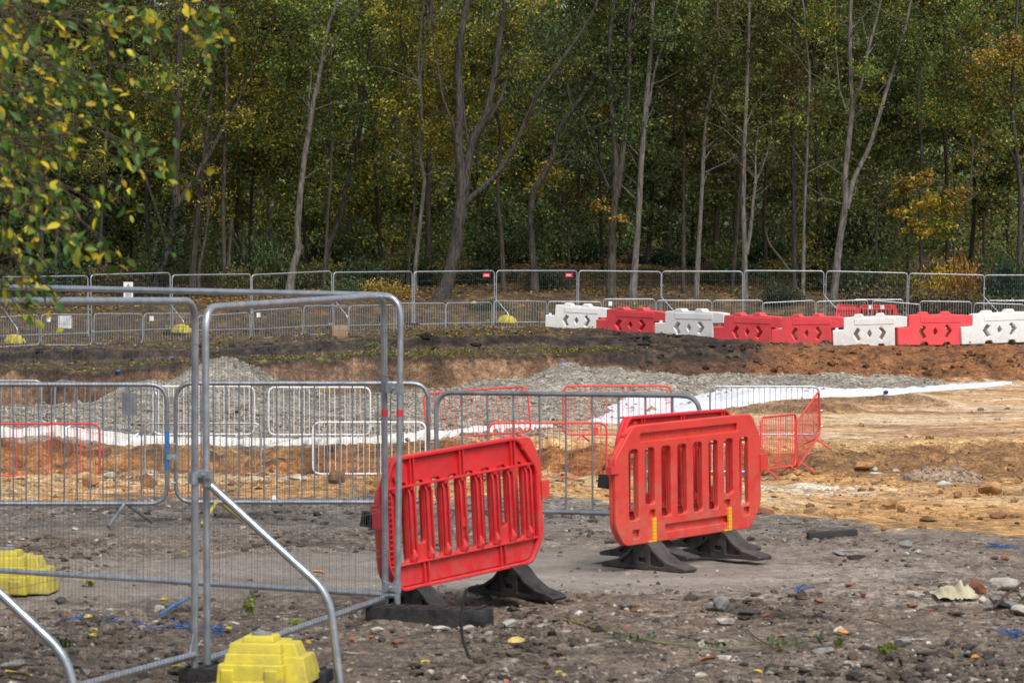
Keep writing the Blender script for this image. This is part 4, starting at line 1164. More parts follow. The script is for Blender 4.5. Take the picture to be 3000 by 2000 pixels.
for a in [('clay_clod', 2530, 1382, 64, 34, 'clod', 'square orange block of clay under the right bank'), ('clay_clod', 2902, 1450, 74, 48, 'clod', 'largest orange clod near the right edge'),
          ('clay_clod', 2612, 1492, 54, 40, 'clod', 'orange clod in front of a darker one on the right floor'), ('clay_clod', 2640, 1502, 32, 22, 'clod_dark', 'brown clod touching the orange one on the right floor'),
          ('clay_clod', 2805, 1462, 40, 24, 'clod_dark', 'dark brown clod left of the largest orange clod'), ('clay_clod', 2868, 1402, 30, 18, 'clod_dark', 'small dark clod near the right bank'),
          ('clay_clod', 258, 1428, 62, 42, 'clod', 'squared clay block behind the left grey barrier'), ('clay_clod', 430, 1432, 56, 46, 'clod_dark', 'squared clay block behind the blue tape'),
          ('clay_clod', 985, 1420, 56, 46, 'clod_dark', 'squared clay block left of the left red barrier'), ('clay_clod', 1108, 1430, 36, 48, 'clod', 'tall clay block touching the left red barrier'),
          ('clay_clod', 2720, 1530, 60, 22, 'clod_dark', 'long brown clod by the edge of the grey yard'), ('clay_clod', 2930, 1520, 54, 26, 'clod_dark', 'brown clod at the far right edge of the grey yard')]:
    rock(*a, cat='clod', group=gc)
gk = 'white chalky lumps in the pit'
for a in [('chalk_lump', 2768, 1428, 50, 26, 'chalk', 'white chalk lump left of the largest orange clod'), ('chalk_lump', 2555, 1378, 34, 20, 'chalk', 'pale lump on the square clay block'),
          ('chalk_lump', 2627, 1388, 20, 12, 'chalk', 'tiny white lump near the small dirt heap'), ('chalk_lump', 2572, 1392, 44, 10, 'chalk', 'white smear of chalk beside the square clay block'),
          ('chalk_lump', 318, 1408, 56, 34, 'chalk', 'whitish lump between the two left clay blocks'), ('chalk_lump', 870, 1406, 60, 18, 'chalk', 'white lumps beside the white pit barrier'),
          ('chalk_lump', 2260, 1470, 26, 14, 'chalk', 'yellowish white lump right of the right red barrier')]:
    rock(*a, cat='lump', group=gk)
rock('stone', 2940, 1785, 110, 34, 'slate', 'large tilted slate at the right edge', 'slate', None, .9, .5, .15)
rock('stone', 2992, 1806, 70, 40, 'stone_pale', 'white slab cut off by the right edge', 'slab', None, .9, .2)
rock('stone', 2868, 1740, 66, 40, 'brick', 'long pinkish slab leaning behind the cloth', 'slab', None, .35, -.6, .6)
rock('stone', 2456, 1630, 60, 16, 'slate', 'tilted grey slate left of the brownish stone', 'slate', None, .7, -.4, .35, .1)
# plank
d = solve_d(2440, 1575); x = X(2440, d)
o = MB().box((0, 0, .02), (.40, .12, .07)).build('charred_plank', M['plank'], bevel=.006); o.location = (x, d, gz(x, d)); o.rotation_euler = (0, -.06, .08)
tag(o, 'short dark plank lying on the yard near its clay edge', 'plank')
d = solve_d(2240, 1505); x = X(2240, d)
o = MB().box((0, 0, .02), (.14, .10, .05)).build('rusty_iron_piece', M['brick'], bevel=.006); o.location = (x, d, gz(x, d)); o.rotation_euler = (0, .25, .2)
tag(o, 'rusty scrap of iron at the right end of the right red barrier', 'scrap')
# crumpled sacking
d = solve_d(2800, 1755); x0 = X(2800, d); s = F / d
u = np.linspace(0, 1, 26); w = np.linspace(0, 1, 12); UU, WW = np.meshgrid(u, w)
xx = x0 + (UU - .5) * 120 / s; yy = d + (WW - .5) * .34 + .07 * fbm(UU * 3, WW * 2, 511, 3)
hh = .016 + .11 * np.sin(np.pi * WW) * (.4 + .8 * np.abs(fbm(UU * 6, WW * 2, 517, 3))) * np.sin(np.pi * np.clip(UU, .02, .98)) ** .5 + .03 * np.abs(fbm(UU * 9, WW * 5, 519, 3))
zz, _, _ = ground_v(xx, yy)
ii = np.arange(26 * 12).reshape(12, 26); fq = np.stack([ii[:-1, :-1], ii[:-1, 1:], ii[1:, 1:], ii[1:, :-1]], -1).reshape(-1, 4)
o = link('sacking', mesh_np('sacking', np.stack([xx, yy, zz + hh], -1).reshape(-1, 3), fq, None, True), M['cloth'])
tag(o, 'crumpled pale yellow sacking among the slabs at right', 'cloth')
# netting scraps
def net(px0, py0, px1, py1, n, label, seed, spread=.03):
    rr = random.Random(seed); b = MB(); heads = []
    for k in range(n):
        t = (k + rr.random()) / n; px = px0 + (px1 - px0) * t + rr.gauss(0, 6); py = py0 + (py1 - py0) * t + rr.gauss(0, 3)
        p = G(px, py, dz=.008); heads.append(p)
        pts = [p]
        for q in range(4): pts.append(pts[-1] + Vector((rr.gauss(0, spread), rr.gauss(0, spread), rr.uniform(-.004, .014))))
        for q in pts: q.z = max(q.z, gz(q.x, q.y) + .006)
        b.tube(pts, .0026, 4)
    b.tube(sorted(heads, key=lambda q: q.x), .0026, 4)
    o = b.build('netting_scrap', M['blue_net'])
    tag(o, label, 'netting', 'scraps of blue netting on the ground')
net(215, 1808, 470, 1852, 20, 'long trail of blue netting on the soil behind the nearest fence panel', 1)
net(520, 1842, 560, 1852, 12, 'tangled blue netting left of the foreground post pair', 2, .035)
net(622, 1852, 650, 1858, 12, 'small blue netting scrap right of the foreground post pair', 3, .03)
net(2890, 1604, 2960, 1612, 12, 'bright blue netting scrap near the right edge of the yard', 4, .035)
net(2335, 1736, 2355, 1740, 12, 'little blue scrap in the middle of the right foreground', 5, .02)
net(2950, 1858, 2990, 1872, 12, 'blue scrap low at the right edge', 6, .025)
a = G(466, 1818, dz=.02); c = G(552, 1778, dz=.05)
tag(MB().tube([a, (a + c) / 2 + Vector((0, 0, .01)), c], .009, 6).build('plastic_strip', M['blue_tape']), 'straight blue plastic strip on the soil behind the mesh', 'strip')
# blue bits in the pit, purple rag
for px, py, w, lab, mm in [(343, 1112, 22, 'blue rag against the left pit wall', 'blue_net'), (505, 1052, 26, 'purple rag on the ledge above the left pit wall', 'purple'), (2595, 1157, 16, 'blue strip at the lower edge of the wide white sheeting', 'blue_net'), (2985, 1072, 14, 'blue scrap on the brown bank at the right edge', 'blue_net'), (2180, 1400, 14, 'blue scrap on the pit floor behind the right red barrier', 'blue_net')]:
    d = solve_d(px, py); s = F / d; x = X(px, d)
    o = link('plastic_rag', rock_mesh(w / s / 2, .10, .055, px), M[mm]); o.location = (x, d - .05, gz(x, d) + .05)
    tag(o, lab, 'rag', 'coloured plastic rags in the pit')
# white bag
d = solve_d(802, 1478); x = X(802, d)
o = link('plastic_bag', rock_mesh(.045, .04, .05, 77), M['sign_white']); o.location = (x, d, gz(x, d) + .035)
tag(o, 'small crumpled white plastic bag on the yard behind the mesh', 'bag')
# upright cable
pts = [G(1380, 1934, dz=-.02)]
d = pts[0].y
for px, py in ((1365, 1900), (1354, 1862), (1350, 1810), (1356, 1765), (1367, 1722)): pts.append(P(px, py, d))
tag(MB().tube(round_path(pts, .1, 4), .0095, 8).build('bent_cable', M['cable']), 'bent dark cable standing up out of the ground before the left red barrier', 'cable')
# painted number on the pit wall
def txt(name, s, size, m, parent=None):
    cu = bpy.data.curves.new(name, 'FONT'); cu.body = s; cu.size = size; cu.extrude = .004; cu.align_x = 'CENTER'; cu.offset = .012
    o = bpy.data.objects.new(name, cu); COL.objects.link(o)
    me = bpy.data.meshes.new_from_object(o.evaluated_get(bpy.context.evaluated_depsgraph_get()))
    bpy.data.objects.remove(o); bpy.data.curves.remove(cu)
    return link(name, me, m, parent)
o = txt('painted_number', '05', .34, M['blue_paint']); o.rotation_euler = (math.pi / 2 - .15, 0, .05)
dwall = solve_d(1655, 1074); o.location = P(1655, 1084, dwall - .22)
tag(o, 'blue spray painted number on the pit wall above the central heap', 'paint mark')
# ------------------------------------------------------------------ foliage
def leaf_quads(name, C, size, col, aspect=.55, droop=0.0, flat=0.0, fold=True):
    """one mesh of n rhombic leaves"""
    n = len(C)
    d = rng.standard_normal((n, 3)); d[:, 2] -= droop
    if flat: d[:, 2] *= (1 - flat)
    d /= np.linalg.norm(d, axis=1, keepdims=True)
    r = rng.standard_normal((n, 3))
    if flat: r[:, 2] *= (1 - flat)
    e = np.cross(d, r)
    if flat: e = np.cross(d, np.cross(r * 0 + np.array([0, 0, 1.]) + .35 * rng.standard_normal((n, 3)), d)); e = np.cross(d, np.array([0, 0, 1.]) + .4 * rng.standard_normal((n, 3)))
    e /= np.linalg.norm(e, axis=1, keepdims=True) + 1e-9
    L = size[:, None]
    V = np.stack([C - d * L * .5, C - d * L * .05 + e * L * aspect * .5, C + d * L * .5, C - d * L * .05 - e * L * aspect * .5], 1).reshape(-1, 3)
    Fq = np.arange(n * 4).reshape(n, 4)
    return mesh_np(name, V, Fq, np.repeat(col, 4, axis=0))

PALS = {
    'olive': [(.050, .085, .024), (.076, .118, .030), (.145, .155, .028), (.040, .066, .022), (.09, .105, .026)],
    'yellow': [(.30, .235, .02), (.15, .145, .025), (.10, .115, .025), (.37, .285, .025), (.20, .16, .02)],
    'ochre': [(.090, .105, .026), (.070, .098, .026), (.28, .215, .025), (.14, .125, .026), (.34, .245, .025)],
    'green': [(.074, .108, .028), (.110, .150, .034), (.056, .082, .024), (.15, .165, .034), (.042, .064, .022)],
    'bright': [(.13, .165, .03), (.18, .20, .03), (.09, .12, .028), (.24, .22, .03), (.07, .10, .025)],
    'willow': [(.075, .105, .05), (.10, .13, .065), (.055, .082, .038), (.14, .15, .04), (.045, .065, .03)],
    'dark': [(.022, .038, .015), (.032, .052, .018), (.045, .062, .02), (.018, .03, .013), (.06, .065, .018)],
    'brown': [(.078, .074, .028), (.115, .092, .032), (.055, .062, .024), (.14, .125, .026), (.068, .088, .026)],
    'rust': [(.13, .065, .03), (.17, .08, .03), (.09, .06, .03), (.11, .085, .025), (.2, .09, .02)],
    'orange': [(.28, .16, .026), (.34, .21, .03), (.20, .13, .026), (.13, .115, .026), (.38, .25, .04)],
    'ivy': [(.014, .034, .016), (.022, .045, .02), (.010, .026, .013), (.03, .055, .022), (.016, .03, .014)],
}
def pcol(pal, n, second=None, f=.25):
    p = np.array(PALS[pal]); c = p[rng.choice(len(p), n, p=[.3, .25, .2, .15, .10])]
    if second:
        q = np.array(PALS[second]); m = rng.random(n) < f
        c = np.where(m[:, None], q[rng.choice(len(q), n)], c)
    return c * (.65 + .7 * rng.random((n, 1)))

def clump_pts(c, r, n, rz=1.0):
    """points in a lumpy ellipsoid, gathered into small sprays"""
    m = max(4, n // 26)
    g = rng.standard_normal((m, 3)); g /= np.linalg.norm(g, axis=1, keepdims=True)
    g *= (rng.random((m, 1)) ** .45)
    k = rng.integers(0, m, n)
    p = g[k] + rng.standard_normal((n, 3)) * .17
    return np.array(c)[None] + p * np.array([r, r * .9, r * rz])

def crown(parent, clumps, leaf=.15, name='crown', droop=.3, aspect=.55):
    """clumps: (centre, radius, count, palette, second palette, fraction, vertical stretch)"""
    C, S, K = [], [], []
    for c, r, n, pal, sec, f, rz in clumps:
        p = clump_pts(c, r, n, rz); C.append(p)
        shade = .72 + 1.3 * rng.random()
        K.append(pcol(pal, n, sec, f) * shade)
        S.append(leaf * (.6 + .8 * rng.random(n)))
    C = np.concatenate(C)
    o = link(name, leaf_quads(name, C - np.array(parent.location)[None], np.concatenate(S), np.concatenate(K), aspect, droop), M['leaf'], parent)
    return o

def smooth_path(pts, n=6):
    out = []
    P_ = [pts[0] * 2 - pts[1]] + list(pts) + [pts[-1] * 2 - pts[-2]]
    for i in range(1, len(P_) - 2):
        a, b, c, d = P_[i - 1], P_[i], P_[i + 1], P_[i + 2]
        for k in range(n):
            t = k / n
            out.append(.5 * ((2 * b) + (c - a) * t + (2 * a - 5 * b + 4 * c - d) * t * t + (3 * b - a - 3 * c + d) * t ** 3))
    out.append(pts[-1])
    return out

def limb(mb, pts, r0, r1, n=8, rough=.06, seed=0):
    pts = smooth_path([Vector(p) for p in pts], 5)
    rr = random.Random(seed)
    R = [(r0 + (r1 - r0) * i / (len(pts) - 1)) * (1 + rr.uniform(-rough, rough)) for i in range(len(pts))]
    mb.tube(pts, R, n)
    return pts

def tree(label, name, d, trunk, w0, w1, bark, branches=(), clumps=(), auto=None, twigs=14, group=None, leaf=.132, ivy=None, ext=True, cat='tree', droop=.3):
    """trunk and branches are pixel paths at distance d; clumps are (px, py, radius px, n, palette, second, frac, stretch, depth offset)"""
    base = P(*trunk[0], d); x, y = base.x, base.y
    zb = gz(x, y)
    root = empty(name, (x, y, zb))
    s = F / d
    mb = MB()
    pts = [P(px, py, d) for px, py in trunk]
    if pts[0].z > zb + .05: pts = [Vector((pts[0].x, y, zb - .15))] + pts
    else: pts = [Vector((pts[0].x, y, zb - .15))] + [p for p in pts[1:] if p.z > zb]
    if ext:       # carry the stem on above the frame
        dirn = (pts[-1] - pts[-2]).normalized()
        while pts[-1].z < 15.5:
            pts.append(pts[-1] + Vector((dirn.x * .6 + random.uniform(-.3, .3), random.uniform(-.4, .4), 1.4)))
    loc = root.location
    sd = random.randrange(9999)
    top = limb(mb, [p - loc for p in pts], w0 / s / 2, max(w1 / s / 2 * (.5 if ext else 1), .02), 10, .05, sd)
    # root flare
    mb.tube([pts[0] - loc, Vector((0, 0, .05)) + (pts[0] - loc).xy.to_3d(), pts[1] - loc], [w0 / s * .85, w0 / s * .62, w0 / s * .5], 10)
    allp = [p for p in top]
    for bp, b0, b1 in branches:
        off = random.uniform(-.3, .5)
        q = [P(px, py, d + off * (k / max(1, len(bp) - 1)) * 2) for k, (px, py) in enumerate(bp)]
        if ext and bp[-1][1] < 240:
            dn = (q[-1] - q[-2]).normalized()
            for _ in range(3): q.append(q[-1] + dn * 1.1 + Vector((random.uniform(-.2, .2), random.uniform(-.3, .3), .5)))
        allp += limb(mb, [p - loc for p in q], b0 / s / 2, b1 / s / 2 * .6, 8, .05, sd + 1)
    hi = [p for p in allp if p.z + zb > 4.2]
    for k in range(twigs if hi else 0):           # thin side branches
        p0 = random.choice(hi); a = random.uniform(0, 6.28); ln = random.uniform(.9, 2.6)
        dv = Vector((math.cos(a), math.sin(a), random.uniform(.2, 1.1))).normalized()
        p1 = p0 + dv * ln * .5 + Vector((0, 0, random.uniform(-.1, .2))); p2 = p1 + (dv + Vector((random.uniform(-.5, .5), random.uniform(-.5, .5), random.uniform(-.5, .6)))) * ln * .5
        mb.tube([p0, p1, p2], [.028, .016, .006], 5)
        for q in range(2):
            e = p1.lerp(p2, random.random()); v = Vector((random.uniform(-1, 1), random.uniform(-1, 1), random.uniform(-.6, .8))) * .55
            mb.tube([e, e + v * .6, e + v + Vector((0, 0, -.12))], [.010, .006, .003], 4)
    mb.build('trunk', M[bark], root)
    cl = []
    for (px, py, rp, n, pal, sec, f, rz, dd) in clumps:
        cl.append((P(px, py, d + dd), rp / s, n, pal, sec, f, rz))
    if auto:
        pal, sec, f, total, lo, spread = auto
        hs = [p for p in allp if p.z + zb > lo]
        total = int(total * 2.1); k = max(5, total // 340)
        for i in range(k):
            p = random.choice(hs) if hs else allp[-1]
            c = p + loc + Vector((random.gauss(0, spread), random.gauss(.75, 1.0), random.gauss(.2, .7)))
            cl.append((c, random.uniform(.6, 1.45), total // k, pal, sec, f, random.uniform(.6, 1.0)))
    if cl: crown(root, cl, leaf, droop=droop)
    if ivy:
        y0, y1, r_, n = ivy
        path = [p for p in top if zof(y1, d) < p.z + zb < zof(y0, d)] if False else [p for p in top if p.z + zb < zof(y0, d)]
        cs = np.array([np.array(random.choice(path)) for _ in range(n)]) + rng.standard_normal((n, 3)) * np.array([r_, r_, .25])
        link('ivy', leaf_quads('ivy', cs, .13 * (.6 + .8 * rng.random(n)), pcol('ivy', n), .8, .4), M['leaf'], root)
    tag(root, label, cat, group)
    return root

gt = 'front trees of the wood'
D0 = 137.0
tree('forked ivy clad tree at left with a long branch slanting up to the right', 'ivy_tree', 138, [(459, 855), (470, 800), (488, 740), (505, 660), (516, 600), (514, 534), (520, 402), (523, 230), (525, 86), (522, 0)], 34, 20, 'bark_mid',
     [([(516, 612), (545, 560), (574, 517), (620, 440), (660, 367), (717, 258), (763, 138), (800, 50)], 17, 9), ([(520, 400), (560, 340), (600, 250), (625, 150)], 9, 5), ([(520, 300), (545, 240), (580, 180)], 7, 4)],
     auto=('olive', 'yellow', .35, 5200, 5.5, 1.3), twigs=24, ivy=(590, 0, .22, 1500), group=gt)
tree('leaning brown trunk just right of the ivy clad tree', 'slender_tree', 139, [(565, 792), (580, 631), (597, 476), (608, 373), (622, 258), (640, 120), (655, 0)], 22, 13, 'bark_mid',
     [([(600, 450), (640, 380), (690, 300), (720, 200)], 8, 4)], auto=('ochre', 'olive', .5, 4200, 6, 1.2), group=gt)
tree('short thin stem between the leaning brown trunk and the twin stems', 'young_tree', 138, [(582, 800), (595, 730), (604, 680), (612, 600), (618, 520)], 12, 6, 'bark_mid', auto=('ochre', 'orange', .4, 380, 3.8, .6), twigs=5, ext=False, group=gt, leaf=.12)
tree('straight trunk with a broken stub beside it, left of the bushy thicket', 'slender_tree', 138.5, [(657, 810), (654, 631), (658, 459), (664, 287), (662, 130), (668, 0)], 16, 11, 'bark_mid',
     [([(668, 812), (672, 730), (680, 640), (684, 628)], 13, 9), ([(660, 420), (690, 350), (740, 290)], 6, 3)], auto=('ochre', 'yellow', .4, 3800, 6, 1.2), group=gt)
tree('tall smooth pale trunk bending gently to the right, left of centre', 'pale_tree', 136.5, [(846, 870), (858, 790), (874, 729), (871, 680), (877, 600), (882, 545), (894, 450), (907, 373), (918, 300), (931, 247), (945, 165), (962, 80), (990, 0)], 23, 15, 'bark_pale',
     [([(908, 370), (905, 300), (912, 220)], 5, 3), ([(940, 190), (985, 120), (1030, 60)], 7, 4)], auto=('green', 'bright', .3, 6000, 8.2, 1.3), twigs=16, group=gt)
tree('thin grey stem to the right of the smooth pale trunk', 'slender_tree', 138, [(950, 806), (957, 700), (959, 640), (968, 520), (970, 459), (975, 380)], 11, 7, 'bark_mid', [([(969, 500), (955, 450), (948, 400)], 5, 3)], auto=('green', 'olive', .4, 1500, 6, .8), twigs=9, group=gt)
tree('dark trunk leaning right behind the thin grey stem', 'leaning_tree', 141, [(960, 740), (975, 690), (999, 631), (1012, 560), (1040, 448), (1063, 327), (1076, 210), (1088, 80), (1095, 0)], 19, 13, 'bark_dark', [([(1062, 330), (1050, 260), (1052, 170)], 7, 4)], auto=('green', 'ochre', .35, 5200, 6.5, 1.3), group=gt)
tree('pale wavy slender tree beside the broad dark trunk, right of centre left', 'pale_tree', 137, [(1216, 800), (1230, 660), (1243, 540), (1241, 510), (1230, 448), (1236, 344), (1231, 230), (1245, 150), (1256, 90), (1264, 0)], 14, 9, 'bark_pale',
     [([(1245, 380), (1268, 330), (1290, 280), (1308, 250)], 5, 3), ([(1234, 300), (1226, 200), (1232, 100), (1240, 20)], 8, 5)], auto=('ochre', 'yellow', .5, 4200, 6, 1.2), twigs=16, group=gt)
tree('narrow brown stem leaning by the pale wavy tree', 'slender_tree', 138, [(1196, 806), (1206, 690), (1216, 574), (1212, 480), (1204, 380), (1190, 280)], 10, 6, 'bark_mid', auto=('ochre', 'yellow', .5, 2200, 5.5, .9), twigs=9, group=gt)
tree('broad dark brown trunk standing behind the pale wavy tree', 'dark_tree', 144, [(1255, 730), (1254, 600), (1256, 480), (1256, 344), (1258, 200), (1255, 60)], 20, 15, 'bark_mid', auto=('yellow', 'ochre', .5, 4800, 6, 1.5), group=gt)
tree('big ridged trunk at centre that leans and splits into several heavy limbs', 'many_limbed_tree', 134.5, [(1292, 890), (1305, 850), (1333, 735), (1345, 640), (1355, 560), (1350, 490), (1344, 430), (1347, 316), (1343, 201), (1352, 100), (1366, 0)], 46, 20, 'bark_dark',
     [([(1356, 575), (1366, 500), (1374, 459), (1390, 402), (1422, 344), (1442, 258), (1459, 143), (1476, 29)], 32, 13), ([(1362, 600), (1385, 575), (1413, 551), (1465, 499), (1505, 430), (1545, 344), (1574, 281), (1620, 212), (1689, 115), (1740, 30)], 19, 7),
      ([(1342, 410), (1325, 360), (1310, 321), (1296, 280), (1285, 210)], 11, 5), ([(1374, 455), (1368, 400), (1360, 330), (1356, 260)], 10, 6), ([(1400, 390), (1432, 350), (1470, 280), (1490, 200)], 12, 6)],
     clumps=[(1330, 200, 75, 900, 'ochre', 'yellow', .5, .9, 1), (1400, 120, 90, 900, 'ochre', 'olive', .4, .9, 1.5), (1500, 180, 70, 700, 'olive', 'ochre', .4, .9, 1), (1370, 260, 60, 500, 'yellow', 'ochre', .4, .7, 1.4)],
     auto=('ochre', 'olive', .4, 5200, 7.5, 1.5), twigs=30, group=gt)
tree('thin brown trunk between the big ridged tree and the leaning willow', 'slender_tree', 137.5, [(1476, 860), (1472, 760), (1468, 689), (1460, 600), (1459, 517), (1466, 400)], 14, 9, 'bark_mid', auto=('ochre', 'orange', .3, 2600, 5, 1.0), twigs=10, group=gt)
tree('leaning willow bending far to the right with drooping grey green leaves', 'willow_tree', 137, [(1566, 800), (1560, 740), (1556, 660), (1560, 574), (1591, 517), (1618, 460), (1633, 390), (1677, 321), (1729, 253), (1765, 160), (1815, 126), (1860, 70)], 24, 13, 'bark_dark',
     [([(1622, 483), (1650, 470), (1666, 445), (1658, 430)], 8, 3), ([(1650, 470), (1690, 468)], 4, 2), ([(1677, 321), (1664, 260), (1668, 225)], 8, 4), ([(1600, 500), (1580, 480), (1575, 470)], 6, 3), ([(1740, 230), (1780, 205), (1830, 200)], 8, 4)],
     clumps=[(1580, 150, 95, 1100, 'willow', None, 0, 1.3, 1), (1660, 120, 90, 1100, 'willow', 'green', .3, 1.3, 1), (1560, 270, 60, 600, 'willow', 'ochre', .3, 1.3, 1), (1640, 250, 60, 600, 'willow', None, 0, 1.4, 1.5),
             (1840, 150, 90, 1200, 'dark', 'green', .4, 1.2, .6), (1920, 120, 80, 1000, 'dark', 'green', .4, 1.3, .8), (1620, 690, 42, 900, 'green', 'dark', .5, 2.6, -.3), (1590, 640, 30, 400, 'green', 'dark', .5, 2.0, -.2), (1740, 60, 90, 900, 'green', 'willow', .4, 1.0, 1)],
     twigs=18, group=gt, droop=1.6)
tree('double trunk with a leaning side stem and a thin bare sucker, right of the willow', 'forked_tree', 136, [(1790, 872), (1793, 760), (1795, 660), (1803, 560), (1802, 480), (1800, 402), (1790, 290), (1786, 180), (1790, 60)], 27, 15, 'bark_mid',
     [([(1806, 575), (1818, 500), (1829, 402), (1841, 258), (1844, 115), (1848, 0)], 20, 11), ([(1783, 548), (1758, 490), (1735, 430), (1718, 370), (1709, 321)], 6, 3)],
     clumps=[(1755, 600, 34, 260, 'orange', 'ochre', .4, .7, -.4), (1810, 640, 24, 160, 'orange', None, 0, .5, -.4), (1770, 330, 40, 260, 'orange', 'olive', .5, .7, .5)], auto=('dark', 'olive', .5, 4800, 7.5, 1.4), twigs=22, group=gt)
tree('straight pale trunk behind the second red water barrier', 'pale_tree', 136, [(1853, 880), (1860, 780), (1867, 689), (1874, 570), (1878, 488), (1890, 344), (1899, 230), (1908, 120), (1914, 0)], 22, 14, 'bark_pale',
     [([(1888, 380), (1905, 280), (1925, 180), (1960, 90)], 9, 5), ([(1878, 640), (1868, 635)], 3, 2), ([(1868, 690), (1852, 685)], 3, 2)], auto=('olive', 'green', .4, 4400, 8, 1.3), twigs=20, group=gt)
tree('small crooked stem in the shade between the willow and the double trunk', 'young_tree', 140, [(1668, 776), (1666, 690), (1678, 640), (1700, 610), (1715, 560)], 9, 4, 'bark_mid', [([(1666, 690), (1650, 630), (1645, 570)], 5, 3)], auto=('dark', 'green', .3, 700, 4, .6), twigs=6, ext=False, group=gt)
tree('thin upright stem left of a slightly thicker one, at two thirds across', 'slender_tree', 138, [(2002, 868), (2003, 700), (2003, 517), (2006, 345), (2010, 180)], 12, 8, 'bark_mid', auto=('brown', 'rust', .35, 3000, 6, 1.0), twigs=14, group=gt)
tree('slim grey trunk leaning slightly right behind the third water barrier', 'slender_tree', 137, [(2039, 892), (2046, 740), (2052, 631), (2057, 540), (2061, 459), (2069, 344), (2085, 260), (2105, 150)], 15, 9, 'bark_pale', [([(2062, 470), (2090, 430), (2120, 395)], 5, 3), ([(2070, 350), (2060, 280), (2066, 200)], 6, 3)], auto=('brown', 'olive', .5, 3800, 6.5, 1.2), twigs=18, group=gt)
tree('leftmost stem of the trio left of the fallen pole', 'slender_tree', 138, [(2144, 856), (2154, 740), (2164, 603), (2168, 510), (2173, 430), (2184, 340), (2190, 200)], 13, 8, 'bark_mid', auto=('olive', 'bright', .3, 3000, 6.5, 1.1), twigs=14, group=gt)
tree('pale straight trunk of the trio that forks low on its right side', 'forked_tree', 136.5, [(2183, 860), (2181, 717), (2177, 600), (2179, 545), (2180, 450), (2183, 373), (2189, 230), (2193, 120), (2196, 0)], 18, 11, 'bark_pale', [([(2188, 745), (2200, 660), (2212, 545), (2228, 500), (2249, 445), (2265, 380)], 12, 6), ([(2213, 540), (2214, 450), (2222, 360)], 7, 4)],
     auto=('brown', 'bright', .35, 5000, 6.5, 1.4), twigs=22, group=gt)
tree('dark straight trunk right of the fallen pole', 'dark_tree', 139, [(2327, 815), (2326, 660), (2324, 517), (2321, 344), (2326, 200), (2322, 60)], 16, 12, 'bark_dark', auto=('olive', 'bright', .3, 3800, 6.5, 1.3), twigs=16, group=gt)
tree('thin pale stem just left of the tall pale forked tree', 'slender_tree', 136.5, [(2352, 900), (2355, 720), (2356, 631), (2360, 540), (2364, 459), (2367, 344), (2372, 220)], 11, 7, 'bark_pale', auto=('rust', 'brown', .5, 3000, 6.5, 1.2), twigs=14, group=gt)
tree('tall pale tree at right splitting into a wide V halfway up', 'pale_tree', 135.5, [(2441, 890), (2450, 800), (2457, 729), (2470, 640), (2477, 590), (2476, 517), (2488, 402), (2497, 316), (2492, 220), (2490, 110), (2494, 0)], 26, 13, 'bark_pale',
     [([(2481, 612), (2492, 565), (2505, 517), (2545, 436), (2574, 344), (2603, 247), (2622, 190), (2650, 90)], 17, 8), ([(2499, 310), (2522, 247), (2545, 143), (2570, 50)], 11, 5), ([(2478, 320), (2462, 270), (2457, 235)], 5, 3)],
     clumps=[(2540, 295, 36, 400, 'yellow', 'bright', .6, 1.0, -.2), (2610, 110, 85, 1100, 'bright', 'green', .5, 1.0, .8), (2680, 160, 75, 900, 'green', 'bright', .4, 1.1, .8), (2400, 60, 70, 800, 'yellow', 'green', .5, 1.0, 1)], auto=('green', 'bright', .3, 3600, 8.5, 1.4), twigs=26, group=gt)
# fallen pole
r = link('fallen_pole', None, None) if False else None
mb = MB(); limb(mb, [P(2318, 800, 137), P(2285, 755, 137.3), P(2253, 712, 137.6), P(2241, 665, 137.8)], .07, .035, 7)
tag(mb.build('fallen_pole', M['bark_mid']), 'bare pole leaning against the trees behind the far fence', 'pole')
tree('thin stem in front of the yellow leaved shrubs at right', 'young_tree', 139, [(2568, 740), (2568, 660), (2574, 600), (2590, 570), (2612, 548)], 8, 4, 'bark_mid', auto=('brown', 'dark', .4, 800, 4, .8), twigs=8, ext=False, group=gt)
tree('orange and yellow leaved small tree at right behind the fence', 'yellow_leaved_tree', 137.5, [(2795, 800), (2800, 690), (2830, 600), (2846, 500), (2850, 400)], 9, 5, 'bark_mid', [([(2800, 690), (2760, 640), (2700, 590)], 6, 3), ([(2830, 600), (2790, 560), (2740, 520)], 6, 3)],
     clumps=[(2650, 545, 48, 416, 'orange', 'yellow', .5, .8, -.5), (2720, 590, 55, 528, 'yellow', 'orange', .4, .7, -.4), (2780, 610, 50, 528, 'yellow', 'orange', .3, .7, -.2), (2690, 660, 50, 384, 'orange', 'yellow', .5, .7, -.4), (2760, 670, 50, 416, 'yellow', 'bright', .4, .6, -.3),
             (2700, 520, 40, 320, 'orange', None, 0, .6, -.3), (2810, 570, 40, 320, 'orange', 'ochre', .4, .6, 0), (2640, 620, 30, 224, 'orange', 'yellow', .4, .8, -.3)], twigs=14, ext=False, group=gt, leaf=.16)
